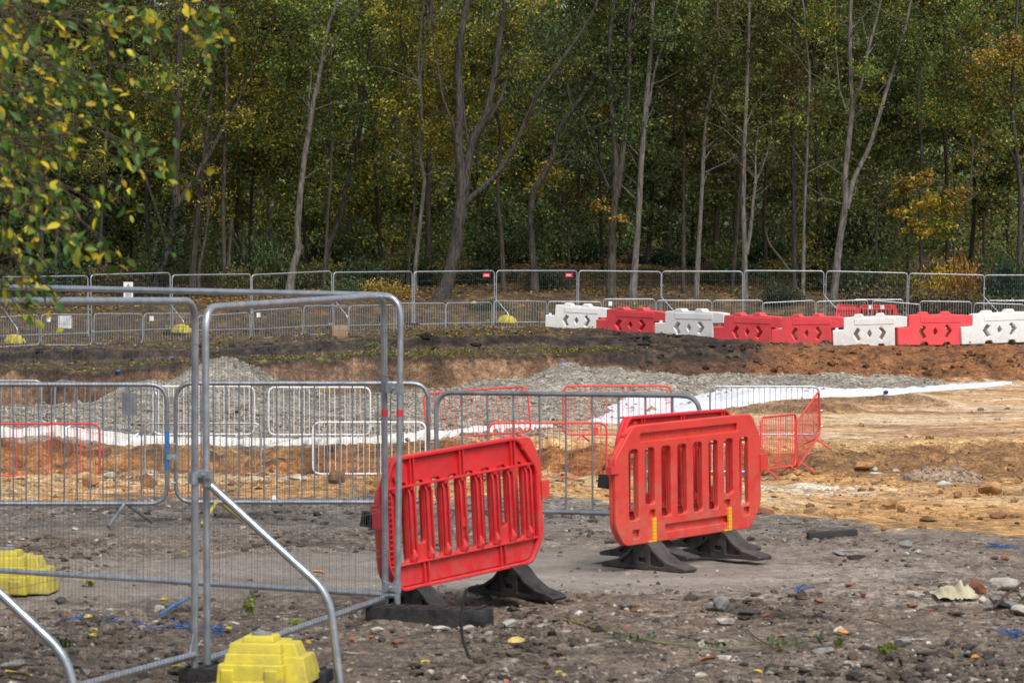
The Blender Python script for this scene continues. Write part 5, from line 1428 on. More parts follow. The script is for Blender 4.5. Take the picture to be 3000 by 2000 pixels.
tree('tall tree with orange leaves high at the right edge', 'orange_leaved_tree', 139, [(2985, 800), (2988, 700), (2990, 560), (2975, 420), (2965, 300), (2972, 150), (2980, 0)], 18, 10, 'bark_dark',
     [([(2980, 480), (2930, 380), (2880, 300)], 8, 4), ([(2968, 330), (2910, 240), (2850, 180)], 7, 4)],
     clumps=[(2930, 170, 85, 900, 'orange', 'ochre', .4, .8, -.6), (2870, 230, 70, 600, 'yellow', 'orange', .4, .8, -.4), (2980, 150, 60, 600, 'orange', 'rust', .4, .9, -.7), (2900, 300, 70, 500, 'orange', 'green', .5, .8, -.3), (2870, 380, 60, 420, 'yellow', 'green', .4, .8, 0), (2950, 400, 70, 500, 'ochre', 'green', .5, .9, 0), (2860, 470, 50, 300, 'orange', 'olive', .5, .8, 0)], auto=('olive', 'green', .4, 2600, 8, 1.5), twigs=20, group=gt)
tree('green leaved tree behind the wide V tree, its trunk hidden in leaves', 'leafy_tree', 142, [(2700, 790), (2695, 640), (2700, 450), (2690, 300), (2700, 100)], 14, 9, 'bark_dark',
     clumps=[(2760, 330, 85, 900, 'green', 'yellow', .25, .9, 0), (2700, 420, 70, 700, 'dark', 'green', .4, .9, .5), (2650, 480, 60, 500, 'dark', 'brown', .4, .9, .5), (2790, 200, 80, 800, 'green', 'yellow', .3, .9, 0), (2820, 90, 80, 800, 'bright', 'yellow', .3, .9, 0), (2620, 420, 50, 400, 'brown', 'dark', .4, .9, .5)], twigs=16, group=gt)
tree('slender tree with yellow leaves at the far left behind the overhanging leaves', 'slender_tree', 140, [(125, 800), (120, 600), (124, 430), (129, 264), (122, 120), (118, 0)], 14, 9, 'bark_mid', auto=('olive', 'yellow', .3, 4200, 5.5, 1.4), twigs=18, group=gt)
tree('second slender stem from the left edge, thinner and browner', 'slender_tree', 139, [(163, 780), (166, 690), (174, 517), (180, 380), (184, 240)], 10, 7, 'bark_mid', auto=('olive', 'yellow', .3, 2600, 5.5, 1.2), twigs=14, group=gt)
tree('dark stem left of the ivy clad tree with yellow leaves around it', 'dark_tree', 141, [(294, 790), (296, 690), (303, 540), (312, 400), (322, 260), (318, 120)], 12, 8, 'bark_dark', auto=('yellow', 'olive', .55, 4200, 5.5, 1.5), twigs=20, group=gt)
tree('trunk with yellow foliage right behind the ivy clad tree', 'yellow_leaved_tree', 146, [(440, 790), (430, 600), (436, 400), (440, 200), (445, 40)], 16, 11, 'bark_dark', clumps=[(470, 330, 70, 700, 'yellow', 'olive', .4, .9, 0), (400, 300, 70, 600, 'yellow', 'olive', .5, .9, 0), (560, 350, 60, 600, 'yellow', 'ochre', .4, .9, 0), (480, 450, 60, 500, 'yellow', 'olive', .4, .9, 0)], auto=('olive', 'yellow', .4, 3000, 6.5, 1.6), twigs=18, group=gt)

# trees deeper in the wood
gbk = 'dark trees deep in the wood'
def zone_pal(px):
    if px < 420: return random.choice([('olive', 'yellow', .3), ('olive', 'dark', .4), ('dark', 'yellow', .2)])
    if px < 720: return random.choice([('olive', 'yellow', .4), ('ochre', 'olive', .5), ('green', 'yellow', .25)])
    if px < 1020: return random.choice([('green', 'ochre', .3), ('olive', 'ochre', .4), ('green', 'bright', .3)])
    if px < 1480: return random.choice([('ochre', 'olive', .5), ('yellow', 'olive', .6), ('olive', 'ochre', .35)])
    if px < 1780: return random.choice([('willow', 'olive', .4), ('olive', 'ochre', .3), ('green', 'dark', .4)])
    if px < 2020: return random.choice([('dark', 'green', .4), ('olive', 'dark', .4)])
    if px < 2320: return random.choice([('brown', 'olive', .5), ('olive', 'yellow', .3), ('brown', 'green', .35)])
    if px < 2520: return random.choice([('rust', 'brown', .5), ('brown', 'green', .4)])
    if px < 2760: return random.choice([('green', 'dark', .4), ('green', 'bright', .3)])
    return random.choice([('green', 'ochre', .4), ('dark', 'yellow', .3), ('ochre', 'green', .5)])
NB = 46
for i in range(NB):
    px = -150 + 3300 * (i + random.uniform(.1, .9)) / NB
    d = random.choice([145, 149, 153, 158, 164, 170]) + random.uniform(-2, 2)
    py0 = 750 - (gz(X(px, d), d) - CAM_Z) / d * F
    lean = random.uniform(-60, 60)
    pth = [(px, py0)] + [(px + lean * k / 5 + random.uniform(-9, 9), py0 - (py0 + 60) * k / 5) for k in range(1, 6)]
    pal, sec, f = zone_pal(px)
    w = random.uniform(7, 15)
    br = []
    for q in range(random.randint(1, 3)):
        k = random.randint(1, 3); bx, by = pth[k]; sgn = random.choice([-1, 1])
        br.append(([(bx, by), (bx + sgn * 30, by - 60), (bx + sgn * random.uniform(40, 90), by - 150)], w * .45, w * .2))
    tree('dark slender tree deep in the wood behind the front row of trunks', 'background_tree', d, pth, w, w * .6, 'bark_back', br, auto=(pal, sec, f, 5600, random.choice([2.0, 3.0, 4.2]), 1.9), twigs=10, group=gbk, leaf=.18)

# far wood: a mass of foliage closing the view
n = 150000
px = -400 + 3800 * rng.random(n); d = 172 + 60 * rng.random(n) ** 1.0
x = (px - 1500) / F * d
hgt = 17.5 + 2.5 * fbm(px / 300, px * 0, 601, 3) + 3.0 * sstep(1000, 300, px) * 0
zb, _, _ = ground_v(x, d)
z = zb + hgt * rng.random(n) ** .9
dens = fbm(x * .35, z * .45, 607, 4) + .25 * fbm(x * 1.2, z * 1.2, 609, 3)
ok = dens > -.36
x, d, z, px = x[ok], d[ok], z[ok], px[ok]; n = len(x)
lo = sstep(11, 3, z - 2)  # lower far leaves coloured darker, painting the shade inside the wood
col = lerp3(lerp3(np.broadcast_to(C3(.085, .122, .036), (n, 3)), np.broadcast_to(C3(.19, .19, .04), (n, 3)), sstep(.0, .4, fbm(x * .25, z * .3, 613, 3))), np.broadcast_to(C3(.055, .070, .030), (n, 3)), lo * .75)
br_ = sstep(.18, .42, fbm(x * .22, z * .28, 617, 3))  # bright green patches paint light showing through gaps in the wood
col = lerp3(col, np.broadcast_to(C3(.26, .34, .11), (n, 3)), br_ * .95)
col = col * (.55 + .9 * rng.random((n, 1)))
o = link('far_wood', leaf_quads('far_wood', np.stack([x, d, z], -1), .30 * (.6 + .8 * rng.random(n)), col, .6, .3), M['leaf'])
tag(o, 'mass of far foliage closing the view deep in the wood', 'foliage', kind='stuff')
# a dark back layer so that only the top lets sky through
n = 62000
px = -500 + 4000 * rng.random(n); d = 236 + 14 * rng.random(n); x = (px - 1500) / F * d
zb, _, _ = ground_v(x, d)
hgt = 17.0 + 2.6 * fbm(px / 220, px * 0, 631, 4)
z = zb + hgt * rng.random(n)
o = link('far_wood', leaf_quads('far_wood', np.stack([x, d, z], -1), .55 * (.6 + .8 * rng.random(n)), np.array([(.075, .088, .036)]) * (.4 + 1.0 * rng.random((n, 1))), .7, .2), M['leaf'])
tag(o, 'dark foliage mass behind the far wood reaching up to the sky', 'foliage', kind='stuff')

# ------------------------------------------------------------------ undergrowth
def bush_mesh(seed, n=2600, dense=1.0):
    g = np.random.default_rng(seed)
    m = 26
    c = g.standard_normal((m, 3)); c /= np.linalg.norm(c, axis=1, keepdims=True); c *= g.random((m, 1)) ** .4
    c[:, 2] = np.abs(c[:, 2]) * .8 + .1
    k = g.integers(0, m, n)
    p = c[k] * np.array([1, .7, .8]) + g.standard_normal((n, 3)) * .17
    p[:, 2] = np.abs(p[:, 2])
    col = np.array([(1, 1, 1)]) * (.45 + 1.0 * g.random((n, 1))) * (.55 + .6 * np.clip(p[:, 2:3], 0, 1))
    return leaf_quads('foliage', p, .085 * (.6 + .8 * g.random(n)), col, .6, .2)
BM = [bush_mesh(s) for s in (1, 2, 3)]
sm = MB()
for k in range(9):
    a = k * .7; sm.tube([(0, 0, -.1), (math.cos(a) * .25, math.sin(a) * .2, .4), (math.cos(a) * .7, math.sin(a) * .45, .85)], [.02, .014, .006], 5)
ST_ME = sm.mesh('stems')
gbu = 'bushes under the trees'
BC = {'green': (.055, .085, .026), 'dkgreen': (.026, .046, .018), 'brown': (.080, .056, .028), 'yellow': (.30, .205, .022), 'bluegreen': (.018, .042, .026), 'orange': (.26, .125, .022), 'olive': (.085, .085, .022)}
bl = [(60, 800, 139, 150, 110, 'bluegreen', 'dark green bush at the left edge above the far fence'), (200, 790, 141, 120, 100, 'dkgreen', 'dark bush second from the left edge under the overhanging leaves'), (330, 795, 140, 110, 90, 'brown', 'brown bush left of the ivy clad tree'),
      (735, 720, 140, 95, 150, 'dkgreen', 'tall dark green bush between the twin stems and the smooth pale trunk'), (800, 745, 139, 85, 150, 'green', 'green bush touching the smooth pale trunk on its left'), (720, 800, 138, 80, 90, 'olive', 'lower olive bush in front of the tall dark green one'),
      (920, 790, 140, 85, 90, 'olive', 'olive bush right of the smooth pale trunk'), (1080, 790, 139, 100, 110, 'dkgreen', 'dark green bush left of the pale wavy tree'), (1130, 835, 135.5, 80, 62, 'yellow', 'yellow brown bush behind the far fence, left of the big ridged trunk'),
      (1020, 835, 136, 80, 60, 'green', 'green bush behind the far fence near its sagging panel'), (1240, 775, 141, 80, 90, 'dkgreen', 'dark bush at the foot of the pale wavy tree'), (1420, 780, 142, 90, 85, 'dkgreen', 'dark bush right of the big ridged trunk'), (1420, 905, 132.5, 70, 40, 'green', 'low green bush behind the fence under the big ridged trunk'),
      (1600, 800, 139, 80, 60, 'dkgreen', 'dark bush at the foot of the leaning willow'), (1950, 745, 150, 110, 60, 'bluegreen', 'dark bush on the leafy slope behind the straight pale trunk'), (2120, 800, 142, 90, 70, 'dkgreen', 'dark bush at the trio of stems'), (2290, 850, 135.5, 75, 75, 'dkgreen', 'dark green bush behind the far fence left of the thin pale stem'),
      (2420, 760, 141, 95, 90, 'dkgreen', 'dark green bush left of the tall pale forked tree'), (2540, 770, 139, 110, 100, 'green', 'green bush right of the tall pale forked tree'), (2640, 800, 138, 90, 80, 'olive', 'olive bush below the orange and yellow small tree'), (2580, 860, 134.5, 120, 75, 'brown', 'brown tangled bush behind the eleventh far fence panel'),
      (2740, 790, 137.5, 75, 75, 'yellow', 'golden bush behind the fence near the right edge'), (2840, 780, 137, 70, 80, 'orange', 'amber bush right of the golden one'), (2760, 865, 134.5, 130, 70, 'brown', 'wide brown tangled bush behind the twelfth far fence panel'), (2930, 790, 136.5, 80, 130, 'bluegreen', 'dark glossy evergreen bush at the right edge'),
      (2900, 875, 134, 110, 60, 'olive', 'low olive bush behind the last far fence panel'), (560, 850, 136, 90, 45, 'brown', 'low brown bush behind the far fence left part'), (400, 850, 136, 90, 45, 'dkgreen', 'low dark bush at the foot of the ivy clad tree'), (150, 870, 128, 110, 50, 'bluegreen', 'low dark bush behind the second far fence panel'),
      (2480, 640, 150, 110, 130, 'dkgreen', 'tall dark thicket behind the tall pale forked tree'), (1700, 700, 150, 110, 110, 'dkgreen', 'dark thicket behind the double trunk'), (2250, 690, 148, 100, 120, 'dkgreen', 'dark thicket behind the trio of stems'), (1480, 700, 150, 100, 110, 'dkgreen', 'dark thicket behind the thin brown trunk'),
      (60, 690, 146, 150, 130, 'dkgreen', 'dark thicket at the left edge in the wood'), (240, 680, 148, 120, 120, 'dkgreen', 'dark thicket left of the ivy clad tree'), (1000, 690, 150, 110, 110, 'dkgreen', 'dark thicket behind the leaning dark trunk')]
for k, (px, py, d, w, h, c, lab) in enumerate(bl):
    s = F / d; x = X(px, d); zt = zof(py - h * .35, d); zb = gz(x, d)
    r = empty('bush', (x, d, zb - .05), random.uniform(-.4, .4))
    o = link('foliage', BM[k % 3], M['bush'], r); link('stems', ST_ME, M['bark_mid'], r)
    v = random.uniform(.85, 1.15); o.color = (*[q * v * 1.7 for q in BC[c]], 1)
    r.scale = (w / s, w / s * .9, max(.5, (zt - zb) / .85))
    tag(r, lab, 'bush', gbu)

# low tangled undergrowth between the trunks, read as one mass
n = 90000
px = -200 + 3400 * rng.random(n); d = 139.5 + 36 * rng.random(n) ** 1.2
x = (px - 1500) / F * d
zb, _, _ = ground_v(x, d)
hm = 1.0 + 3.2 * sstep(-.25, .45, fbm(x * .22, d * .09, 651, 3)) - 1.2 * np.exp(-((px - 1850) / 200) ** 2)
z = zb + np.maximum(hm, .15) * rng.random(n) ** .8
dn = fbm(x * .5, z * .8 + d * .25, 653, 4)
ok = (dn > -.12) & ~((np.abs(px - 1850) < 230) & (d < 152) & (rng.random(n) < .85))
x, d, z, px = x[ok], d[ok], z[ok], px[ok]; n = len(x)
col = lerp3(np.broadcast_to(C3(.060, .096, .030), (n, 3)), np.broadcast_to(C3(.15, .16, .04), (n, 3)), sstep(-.1, .4, fbm(x * .3, d * .2, 657, 3)))
col = lerp3(col, np.broadcast_to(C3(.22, .16, .03), (n, 3)), .8 * sstep(.22, .45, fbm(x * .45, z * .4, 659, 3)))
col = col * (.6 + .9 * rng.random((n, 1)))
o = link('undergrowth', leaf_quads('undergrowth', np.stack([x, d, z], -1), .15 * (.6 + .8 * rng.random(n)), col, .6, .2), M['leaf'])
tag(o, 'low tangled undergrowth filling the wood between the trunks', 'undergrowth', kind='stuff')
# leafy fringe hanging over the ledge edge of the pit wall
n = 5000
px = -60 + 2100 * rng.random(n); x = np.zeros(n); dd = np.interp(px, CPX, d8)
for _ in range(2):
    x = (px - 1500) / F * dd; dd = np.interp(px, CPX, d8) + .45 * fbm(x * .35, x * 0 + 4, 14, 6)
dd = dd + .05 + .9 * rng.random(n) ** 2; x = (px - 1500) / F * dd
z, v, _ = ground_v(x, dd)
ok = fbm(x * .5, x * 0, 663, 4) + .3 * rng.standard_normal(n) > .05
x, dd, z = x[ok], dd[ok], z[ok]; n = len(x)
pal = np.array([(.20, .19, .04), (.12, .15, .035), (.34, .27, .04), (.16, .10, .04), (.08, .11, .03)])
o = link('ledge_weeds', leaf_quads('ledge_weeds', np.stack([x, dd, z + .02 + .14 * rng.random(n) ** 2], -1), .075 * (.6 + .8 * rng.random(n)), pal[rng.integers(0, 5, n)] * (.6 + .7 * rng.random((n, 1))), .6, .2), M['leaf'])
tag(o, 'fringe of yellow green weeds and leaves along the ledge above the pit wall', 'weeds', kind='stuff')
# fallen leaves on the wood floor, the fence strip and the ledge
n = 120000
px = -200 + 3400 * rng.random(n); d = 97 + 62 * rng.random(n) ** .8
x = (px - 1500) / F * d; z, v, pxx = ground_v(x, d)
pr = np.where(v < 7.9, 0, np.where(v < 9.0, .35 * (pxx < 2100), np.where(v < 10, .12, np.where(v < 12, .42, .9))))
pr = pr * (.35 + .65 * sstep(-.3, .3, fbm(x * .8, d * .5, 641, 3)))
pr = np.where((pxx > 2050) & (v < 11) , pr * .3, pr); pr = np.where((pxx > 1680) & (v < 10.4), pr * .15, pr)
ok = rng.random(n) < pr
x, d, z, v = x[ok], d[ok], z[ok], v[ok]; n = len(x)
pal = np.array([(.30, .155, .045), (.22, .10, .035), (.36, .23, .07), (.36, .27, .04), (.14, .08, .035), (.18, .17, .035)])
col = pal[rng.choice(6, n, p=[.28, .22, .16, .1, .18, .06])] * (.45 + .6 * rng.random((n, 1)))
ld = (v < 9)[:, None]
col = np.where(ld, np.array([(.40, .30, .04), (.22, .22, .04), (.30, .18, .04)])[rng.integers(0, 3, n)] * (.5 + .6 * rng.random((n, 1))), col)
o = link('leaf_litter', leaf_quads('leaf_litter', np.stack([x, d, z + .04], -1), np.where(v < 9, .09, np.where(v < 12, .085, .13)) * (.6 + .8 * rng.random(n)), col, .75, 0, .65), M['litter'])
tag(o, 'brown and yellow fallen leaves covering the wood floor and the fence strip', 'leaves', kind='stuff')
# scattered leaf fragments on the near yard
x, d, z, v, pxx = scatter(240, -60, 3060, 17.5, 27, 1.6)
ok = (v < 1.97) & (rng.random(len(x)) < np.where(d < 20.5, .9, .25)); x, d, z = x[ok], d[ok], z[ok]; n = len(x)
pal = np.array([(.34, .25, .05), (.24, .12, .05), (.18, .10, .05), (.14, .15, .05), (.30, .17, .05)])
o = link('leaf_fragments', leaf_quads('leaf_fragments', np.stack([x, d, z + .012], -1), .035 * (.5 + rng.random(n)), pal[rng.integers(0, 5, n)] * (.5 + .6 * rng.random((n, 1))), .7, 0, .8), M['litter'])
tag(o, 'small fallen leaf fragments scattered over the yard', 'leaves', kind='stuff')

def single_leaf(px, py, w, col, label, name='fallen_leaf', cat='leaf', group='single fallen leaves on the yard'):
    d = solve_d(px, py); s = F / d; L = w / s
    b = MB(); n_ = 6
    for i in range(n_ + 1):
        t = i / n_; hw = .30 * L * math.sin(math.pi * min(max(t, .02), .98)) ** .8
        zc = .006 * math.sin(3 * t) + .008
        b.v += [Vector(((t - .5) * L, -hw, zc + .012)), Vector(((t - .5) * L, 0, zc)), Vector(((t - .5) * L, hw, zc + .022))]
    for i in range(n_):
        for j in range(2):
            a = i * 3 + j; b.f.append((a, a + 3, a + 4, a + 1))
    m = mat('leaf_' + name, col, .6, 0, .2, 40) if False else LM[col]
    o = b.build(name, m); x = X(px, d); o.location = (x, d, gz(x, d) + .01); o.rotation_euler = (random.uniform(-.3, .3), random.uniform(-.3, .3), random.uniform(-.8, .8))
    tag(o, label, cat, group)
LM = {'orange': mat('orange_leaf', (.50, .21, .03), .6, 0, .25, 40), 'yellow': mat('yellow_leaf', (.45, .34, .07), .6, 0, .25, 40), 'brown': mat('brown_leaf', (.25, .09, .03), .6, 0, .3, 40), 'green': mat('green_leaf', (.07, .14, .03), .55, 0, .25, 40)}
for a in [(932, 1692, 36, 'orange', 'orange fallen leaf on the track behind the mesh'), (1512, 1898, 54, 'yellow', 'large pale yellow leaf right of the bent cable'), (1597, 1752, 44, 'orange', 'amber leaf in front of the left red barrier foot'),
          (2078, 1953, 46, 'brown', 'curled brown leaf near the bottom at two thirds across'), (2470, 1872, 40, 'orange', 'orange leaf against the round white stone'), (902, 1900, 26, 'yellow', 'yellow leaf right of the near yellow weight'), (1246, 1966, 26, 'yellow', 'yellow leaf near the bottom below the bent cable'),
          (50, 1996, 90, 'yellow', 'large amber leaf in the bottom left corner'), (268, 1882, 30, 'yellow', 'pair sized yellow leaf below the blue netting'), (270, 1862, 22, 'yellow', 'small yellow leaf just under the blue netting'), (256, 1824, 26, 'yellow', 'yellow leaf lying on the blue netting trail'), (478, 1773, 24, 'yellow', 'yellow leaf above the blue strip'),
          (665, 1862, 22, 'yellow', 'yellow leaf beside the blue scrap right of the post pair'), (515, 1976, 34, 'yellow', 'yellow leaf left of the black fence foot at the bottom'), (2220, 1988, 30, 'yellow', 'yellow leaf at the bottom edge right of the curled brown one'), (2860, 1944, 26, 'orange', 'orange leaf low at the right'), (1090, 1885, 20, 'orange', 'small orange leaf below the fence foot'), (2250, 1820, 22, 'brown', 'small brown leaf right of the flat dark stone'),
          (620, 1945, 36, 'brown', 'brown leaf stuck at the foot of the post pair'), (1640, 1990, 24, 'yellow', 'tiny yellow leaf at the bottom edge in the middle')]:
    single_leaf(*a)

# small weeds and the long green shoot
def sprig(px, py, w, h, n, label, name='weed', pal='green'):
    d = solve_d(px, py); s = F / d; x = X(px, d); zb = gz(x, d)
    r = empty(name, (x, d, zb))
    mb = MB(); cs = []
    for k in range(max(3, n // 9)):
        a = random.uniform(0, 6.28); e = Vector((math.cos(a) * w / s * .5 * random.random(), math.sin(a) * w / s * .3, h / s * random.uniform(.5, 1)))
        mb.tube([(0, 0, -.01), e * .5 + Vector((0, 0, .01)), e], [.003, .0022, .001], 4)
        for q in range(9): cs.append(np.array(e * random.uniform(.35, 1.0)) + rng.standard_normal(3) * .014)
    mb.build('stem', M['stem'], r)
    cs = np.array(cs)
    link('leaves', leaf_quads('leaves', cs, .042 * (.6 + .8 * rng.random(len(cs))), pcol(pal, len(cs)) * 1.5, .55), M['leaf_near'], r)
    tag(r, label, 'weed', 'small weeds on the yard')
sprig(728, 1808, 70, 62, 60, 'tallest green weed growing behind the near diagonal brace', pal='bright')
sprig(258, 1722, 34, 24, 30, 'small tuft of grass below the left yellow weight', pal='bright')
sprig(862, 1846, 60, 18, 40, 'low green sprig beside the thick lower rail of the fence', pal='bright')
sprig(2600, 1918, 80, 28, 60, 'low green leaves near the bottom right', pal='bright')
sprig(2460, 1900, 40, 20, 30, 'few green leaves left of the low ones at the bottom right', pal='green')
sprig(180, 1900, 90, 26, 50, 'dark green weeds in the bottom left behind the nearest fence panel', pal='dark')
pts = [G(px, py, dz=.012) for px, py in ((1640, 1818), (1730, 1848), (1790, 1856), (1850, 1872), (1930, 1888), (2000, 1900), (2110, 1914), (2200, 1908), (2290, 1898), (2375, 1886))]
r = empty('green_shoot', pts[0])
MB().tube([p - pts[0] for p in smooth_path(pts, 4)], [.007 - .005 * i / 36 for i in range(37)], 5).build('stem', M['stem'], r)
cs = []
for px, py, k in ((1870, 1880, 10), (2118, 1905, 10), (2290, 1900, 12), (2375, 1884, 8), (1905, 1882, 6)):
    p = G(px, py, dz=.03)
    for q in range(k): cs.append(np.array(p - pts[0]) + rng.standard_normal(3) * np.array([.05, .04, .012]))
cs = np.array(cs); link('leaves', leaf_quads('leaves', cs, .05 * (.6 + .8 * rng.random(len(cs))), pcol('willow', len(cs)) * 1.6, .5), M['leaf_near'], r)
tag(r, 'long yellow green shoot with a few leaves lying across the yard in front', 'shoot')
for k, (pp, lab) in enumerate([([(1985, 1868), (2050, 1885), (2110, 1902)], 'thin reddish twig crossing the green shoot'), ([(2175, 1838), (2210, 1870), (2270, 1910)], 'reddish twig curving down near the upright stone block'), ([(2535, 1822), (2580, 1832), (2612, 1845)], 'grey twig in the middle of the right foreground'), ([(2915, 1812), (2950, 1790), (3000, 1768)], 'dark stick crossing the slate at the right edge')]):
    q = [G(a, b_, dz=.012) for a, b_ in pp]
    if k == 3:
        for i_, v_ in enumerate(q): v_.z += .05 + .03 * i_
    tag(MB().tube(smooth_path(q, 4), .004 if k < 3 else .009, 5).build('twig', M['twig']), lab, 'twig')
# plant hanging on the pit edge
d = solve_d(1085, 1040); r = empty('trailing_plant', P(1085, 1010, d - .1))
cs = np.array([np.array(P(1060 + t * 155 + random.gauss(0, 14), 1002 + t * 78 + random.gauss(0, 12), d - .25 - random.random() * .3) - r.location) for t in [random.random() for _ in range(420)]])
link('leaves', leaf_quads('leaves', cs, .10 * (.6 + .8 * rng.random(len(cs))), pcol('willow', len(cs), 'yellow', .4) * 1.1, .55), M['leaf'], r)
mb = MB()
for k in range(6): mb.tube([P(1062 + k * 8, 1002, d - .2) - r.location, P(1110 + k * 9, 1040, d - .35) - r.location, P(1190 + k * 5, 1082, d - .3) - r.location], .012, 4)
mb.build('stems', M['stem'], r)
tag(r, 'pale green plant trailing down the pit wall behind the corner post pair', 'plant')

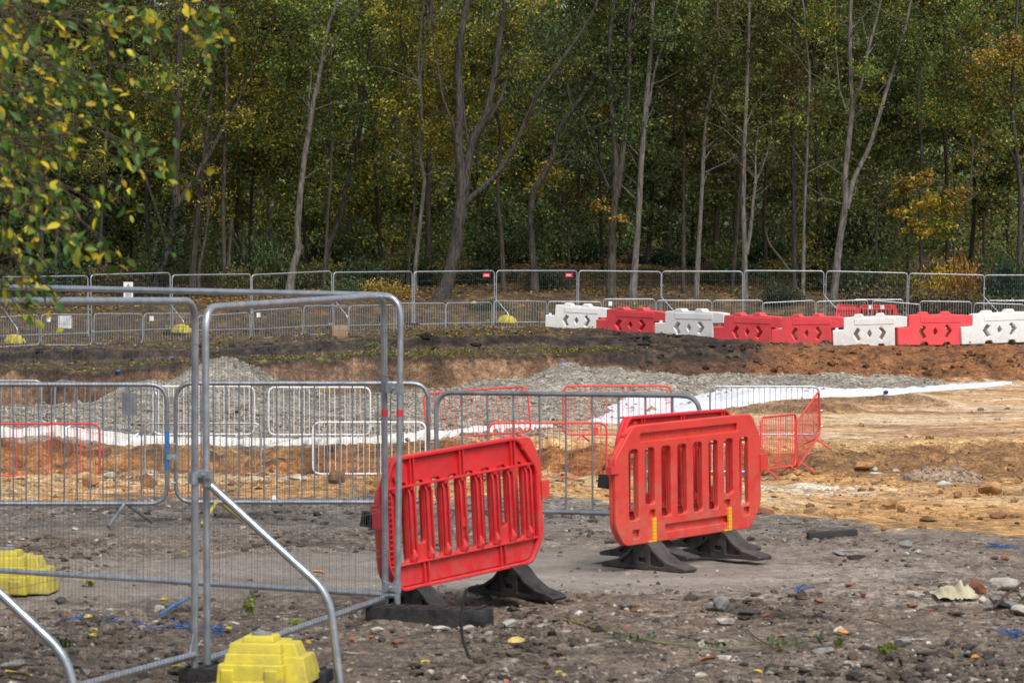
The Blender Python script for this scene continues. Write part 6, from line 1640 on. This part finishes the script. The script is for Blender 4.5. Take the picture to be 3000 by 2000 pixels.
# ------------------------------------------------------------------ overhanging tree at left, near the camera
def near_tree():
    d0 = 14.5
    root = empty('overhanging_tree', (X(-1400, d0), d0, gz(X(-1400, d0), d0)))
    loc = root.location
    mb = MB()
    bx = loc.x
    trunk = [Vector((bx, d0, -.1 + loc.z)), Vector((bx + .05, d0, 1.2)), Vector((bx - .02, d0 + .1, 2.6)), Vector((bx + .12, d0, 4.2)), Vector((bx + .1, d0, 6.0))]
    limb(mb, [p - loc for p in trunk], .15, .07, 10)
    tw = MB(); cs = []; br = MB()
    ends = [(760, 10), (700, 90), (640, 175), (560, 60), (470, 455), (425, 515), (490, 300), (330, 640), (300, 735), (215, 690), (140, 800), (60, 760), (20, 835), (95, 790), (45, 700), (150, 640), (310, 700), (410, 500), (445, 470), (380, 380), (260, 560), (400, 190), (270, 330), (150, 480), (120, 250), (60, 600), (330, 80), (180, 120), (60, 380), (540, 130)]
    for (ex, ey) in ends:
        dd = d0 + random.uniform(-1.6, 1.6)
        e = P(ex, ey, dd); oz = random.choice([2.4, 3.0, 3.6, 4.2, 4.8])
        s0 = Vector((bx + .05, d0, oz if ey < 350 else min(oz, 3.4)))
        mid1 = s0.lerp(e, .35) + Vector((0, random.uniform(-.3, .3), .35)); mid2 = s0.lerp(e, .7) + Vector((0, random.uniform(-.2, .2), .22))
        path = smooth_path([s0, mid1, mid2, e], 8)
        br.tube([p - loc for p in path], [.011 - .0095 * i / (len(path) - 1) for i in range(len(path))], 6)
        n_ = len(path)
        for i in range(int(n_ * .38), n_):
            if random.random() < (.96 if ex < 130 else .62):
                p = path[i]
                for s_ in range(random.randint(1, 2)):
                    v = Vector((random.uniform(-.2, 1), random.uniform(-.7, .7), random.uniform(-1, .35))).normalized() * random.uniform(.07, .32)
                    tw.tube([p - loc, p + v * .6 - loc, p + v + Vector((0, 0, -.03)) - loc], [.0028, .002, .001], 4)
                    for q in range(random.randint(4, 8)):
                        cs.append(p + v * random.uniform(.35, 1.08) + Vector((random.gauss(0, .02), random.gauss(0, .03), random.gauss(-.02, .02))))
    for i in range(300):    # denser inner mass near the left edge
        px = random.uniform(-320, 200) - 60; py = random.uniform(-80, 860)
        if random.random() < (px - 60) / 350 or (py > 560 and px > 40): continue
        p = P(px, py, d0 + random.uniform(-1.5, 1.5))
        v = Vector((random.uniform(-1, 1), random.uniform(-.5, .5), random.uniform(-1, .6))).normalized() * .2
        tw.tube([p - v - loc, p - loc, p + v - loc], [.003, .0025, .001], 4)
        for q in range(random.randint(2, 5)): cs.append(p + v * random.uniform(-1, 1.1) + Vector((random.gauss(0, .03), random.gauss(0, .04), random.gauss(0, .03))))
    br.v, br.f = br.v + tw.v, br.f + [tuple(i + len(br.v) for i in q) for q in tw.f]
    mb.build('trunk', M['bark_dark'], root); br.build('branches', M['twig'], root)
    # leaves as small folded blades
    n_ = len(cs)
    V, Fc, K = [], [], []
    for p in cs:
        yel = random.random() < .28
        L = random.uniform(.036, .064); W = L * random.uniform(.20, .29)
        t = Vector((random.gauss(.3, .6), random.gauss(0, .6), random.gauss(-.55, .5))).normalized()
        n0 = Vector((random.gauss(0, .6), random.gauss(-.4, .6), random.gauss(.6, .5))); e = t.cross(n0)
        if e.length < .05: e = t.orthogonal()
        e.normalize(); nn = e.cross(t)
        b0 = len(V)
        for a_, w_ in ((0, 0), (.25, .8), (.55, 1.0), (.8, .6), (1.0, 0)):
            c_ = p - loc + t * L * a_ - nn * L * .14 * a_ * a_
            V.append(c_ + e * W * w_ + nn * W * .35 * w_); V.append(c_); V.append(c_ - e * W * w_ + nn * W * .35 * w_)
        for i in range(4):
            for j in range(2):
                a_ = b0 + i * 3 + j; Fc.append((a_, a_ + 3, a_ + 4, a_ + 1))
        if yel: c = random.choice([(.66, .52, .03), (.58, .50, .04), (.44, .44, .05), (.62, .42, .03)])
        else: c = random.choice([(.065, .150, .026), (.09, .18, .034), (.05, .115, .024), (.13, .20, .035), (.19, .23, .035)])
        v = random.uniform(.7, 1.2)
        K += [tuple(q * v for q in c)] * 15
    me = mesh_np('leaves', np.array([v[:] for v in V]), np.array(Fc), np.array(K), True)
    link('leaves', me, M['leaf_near'], root)
    tag(root, 'near tree overhanging the top left corner with out of focus green and yellow leaves', 'tree')
near_tree()

# ------------------------------------------------------------------ sky, sun, camera
w = bpy.data.worlds.new('World'); SC.world = w; w.use_nodes = True
nt = w.node_tree; bg = nt.nodes['Background']
sky = nt.nodes.new('ShaderNodeTexSky'); sky.sky_type = 'NISHITA'; sky.sun_disc = False
SUN_EL, SUN_AZ = math.radians(56), math.radians(155)
sky.sun_elevation = SUN_EL; sky.sun_rotation = SUN_AZ
sky.air_density = 1.0; sky.dust_density = 3.0; sky.ozone_density = 1.0
hs = nt.nodes.new('ShaderNodeHueSaturation'); hs.inputs['Saturation'].default_value = .38
nt.links.new(sky.outputs[0], hs.inputs['Color']); nt.links.new(hs.outputs[0], bg.inputs['Color'])
bg.inputs['Strength'].default_value = .15
sd = bpy.data.lights.new('sun', 'SUN'); sd.energy = 3.1; sd.angle = math.radians(28); sd.color = (1, .975, .94)
so = bpy.data.objects.new('sun', sd); COL.objects.link(so)
# sun direction: azimuth measured from north (+y) clockwise
sv = Vector((math.sin(SUN_AZ) * math.cos(SUN_EL), math.cos(SUN_AZ) * math.cos(SUN_EL), math.sin(SUN_EL)))
so.rotation_euler = sv.to_track_quat('Z', 'Y').to_euler()
cd = bpy.data.cameras.new('camera'); co = bpy.data.objects.new('camera', cd); COL.objects.link(co)
cd.sensor_width = 36; cd.lens = 36 * F / 3000
cd.clip_end = 2000; cd.clip_start = .1
co.location = (0, 0, CAM_Z); co.rotation_euler = (math.pi / 2 - TH, 0, 0)
cd.dof.use_dof = True; cd.dof.focus_distance = 62; cd.dof.aperture_fstop = 9.5
SC.camera = co
SC.view_settings.view_transform = 'Standard'; SC.view_settings.look = 'None'; SC.view_settings.exposure = 0; SC.view_settings.gamma = 1
SC.cycles.max_bounces = 6; SC.cycles.diffuse_bounces = 3; SC.cycles.transmission_bounces = 3
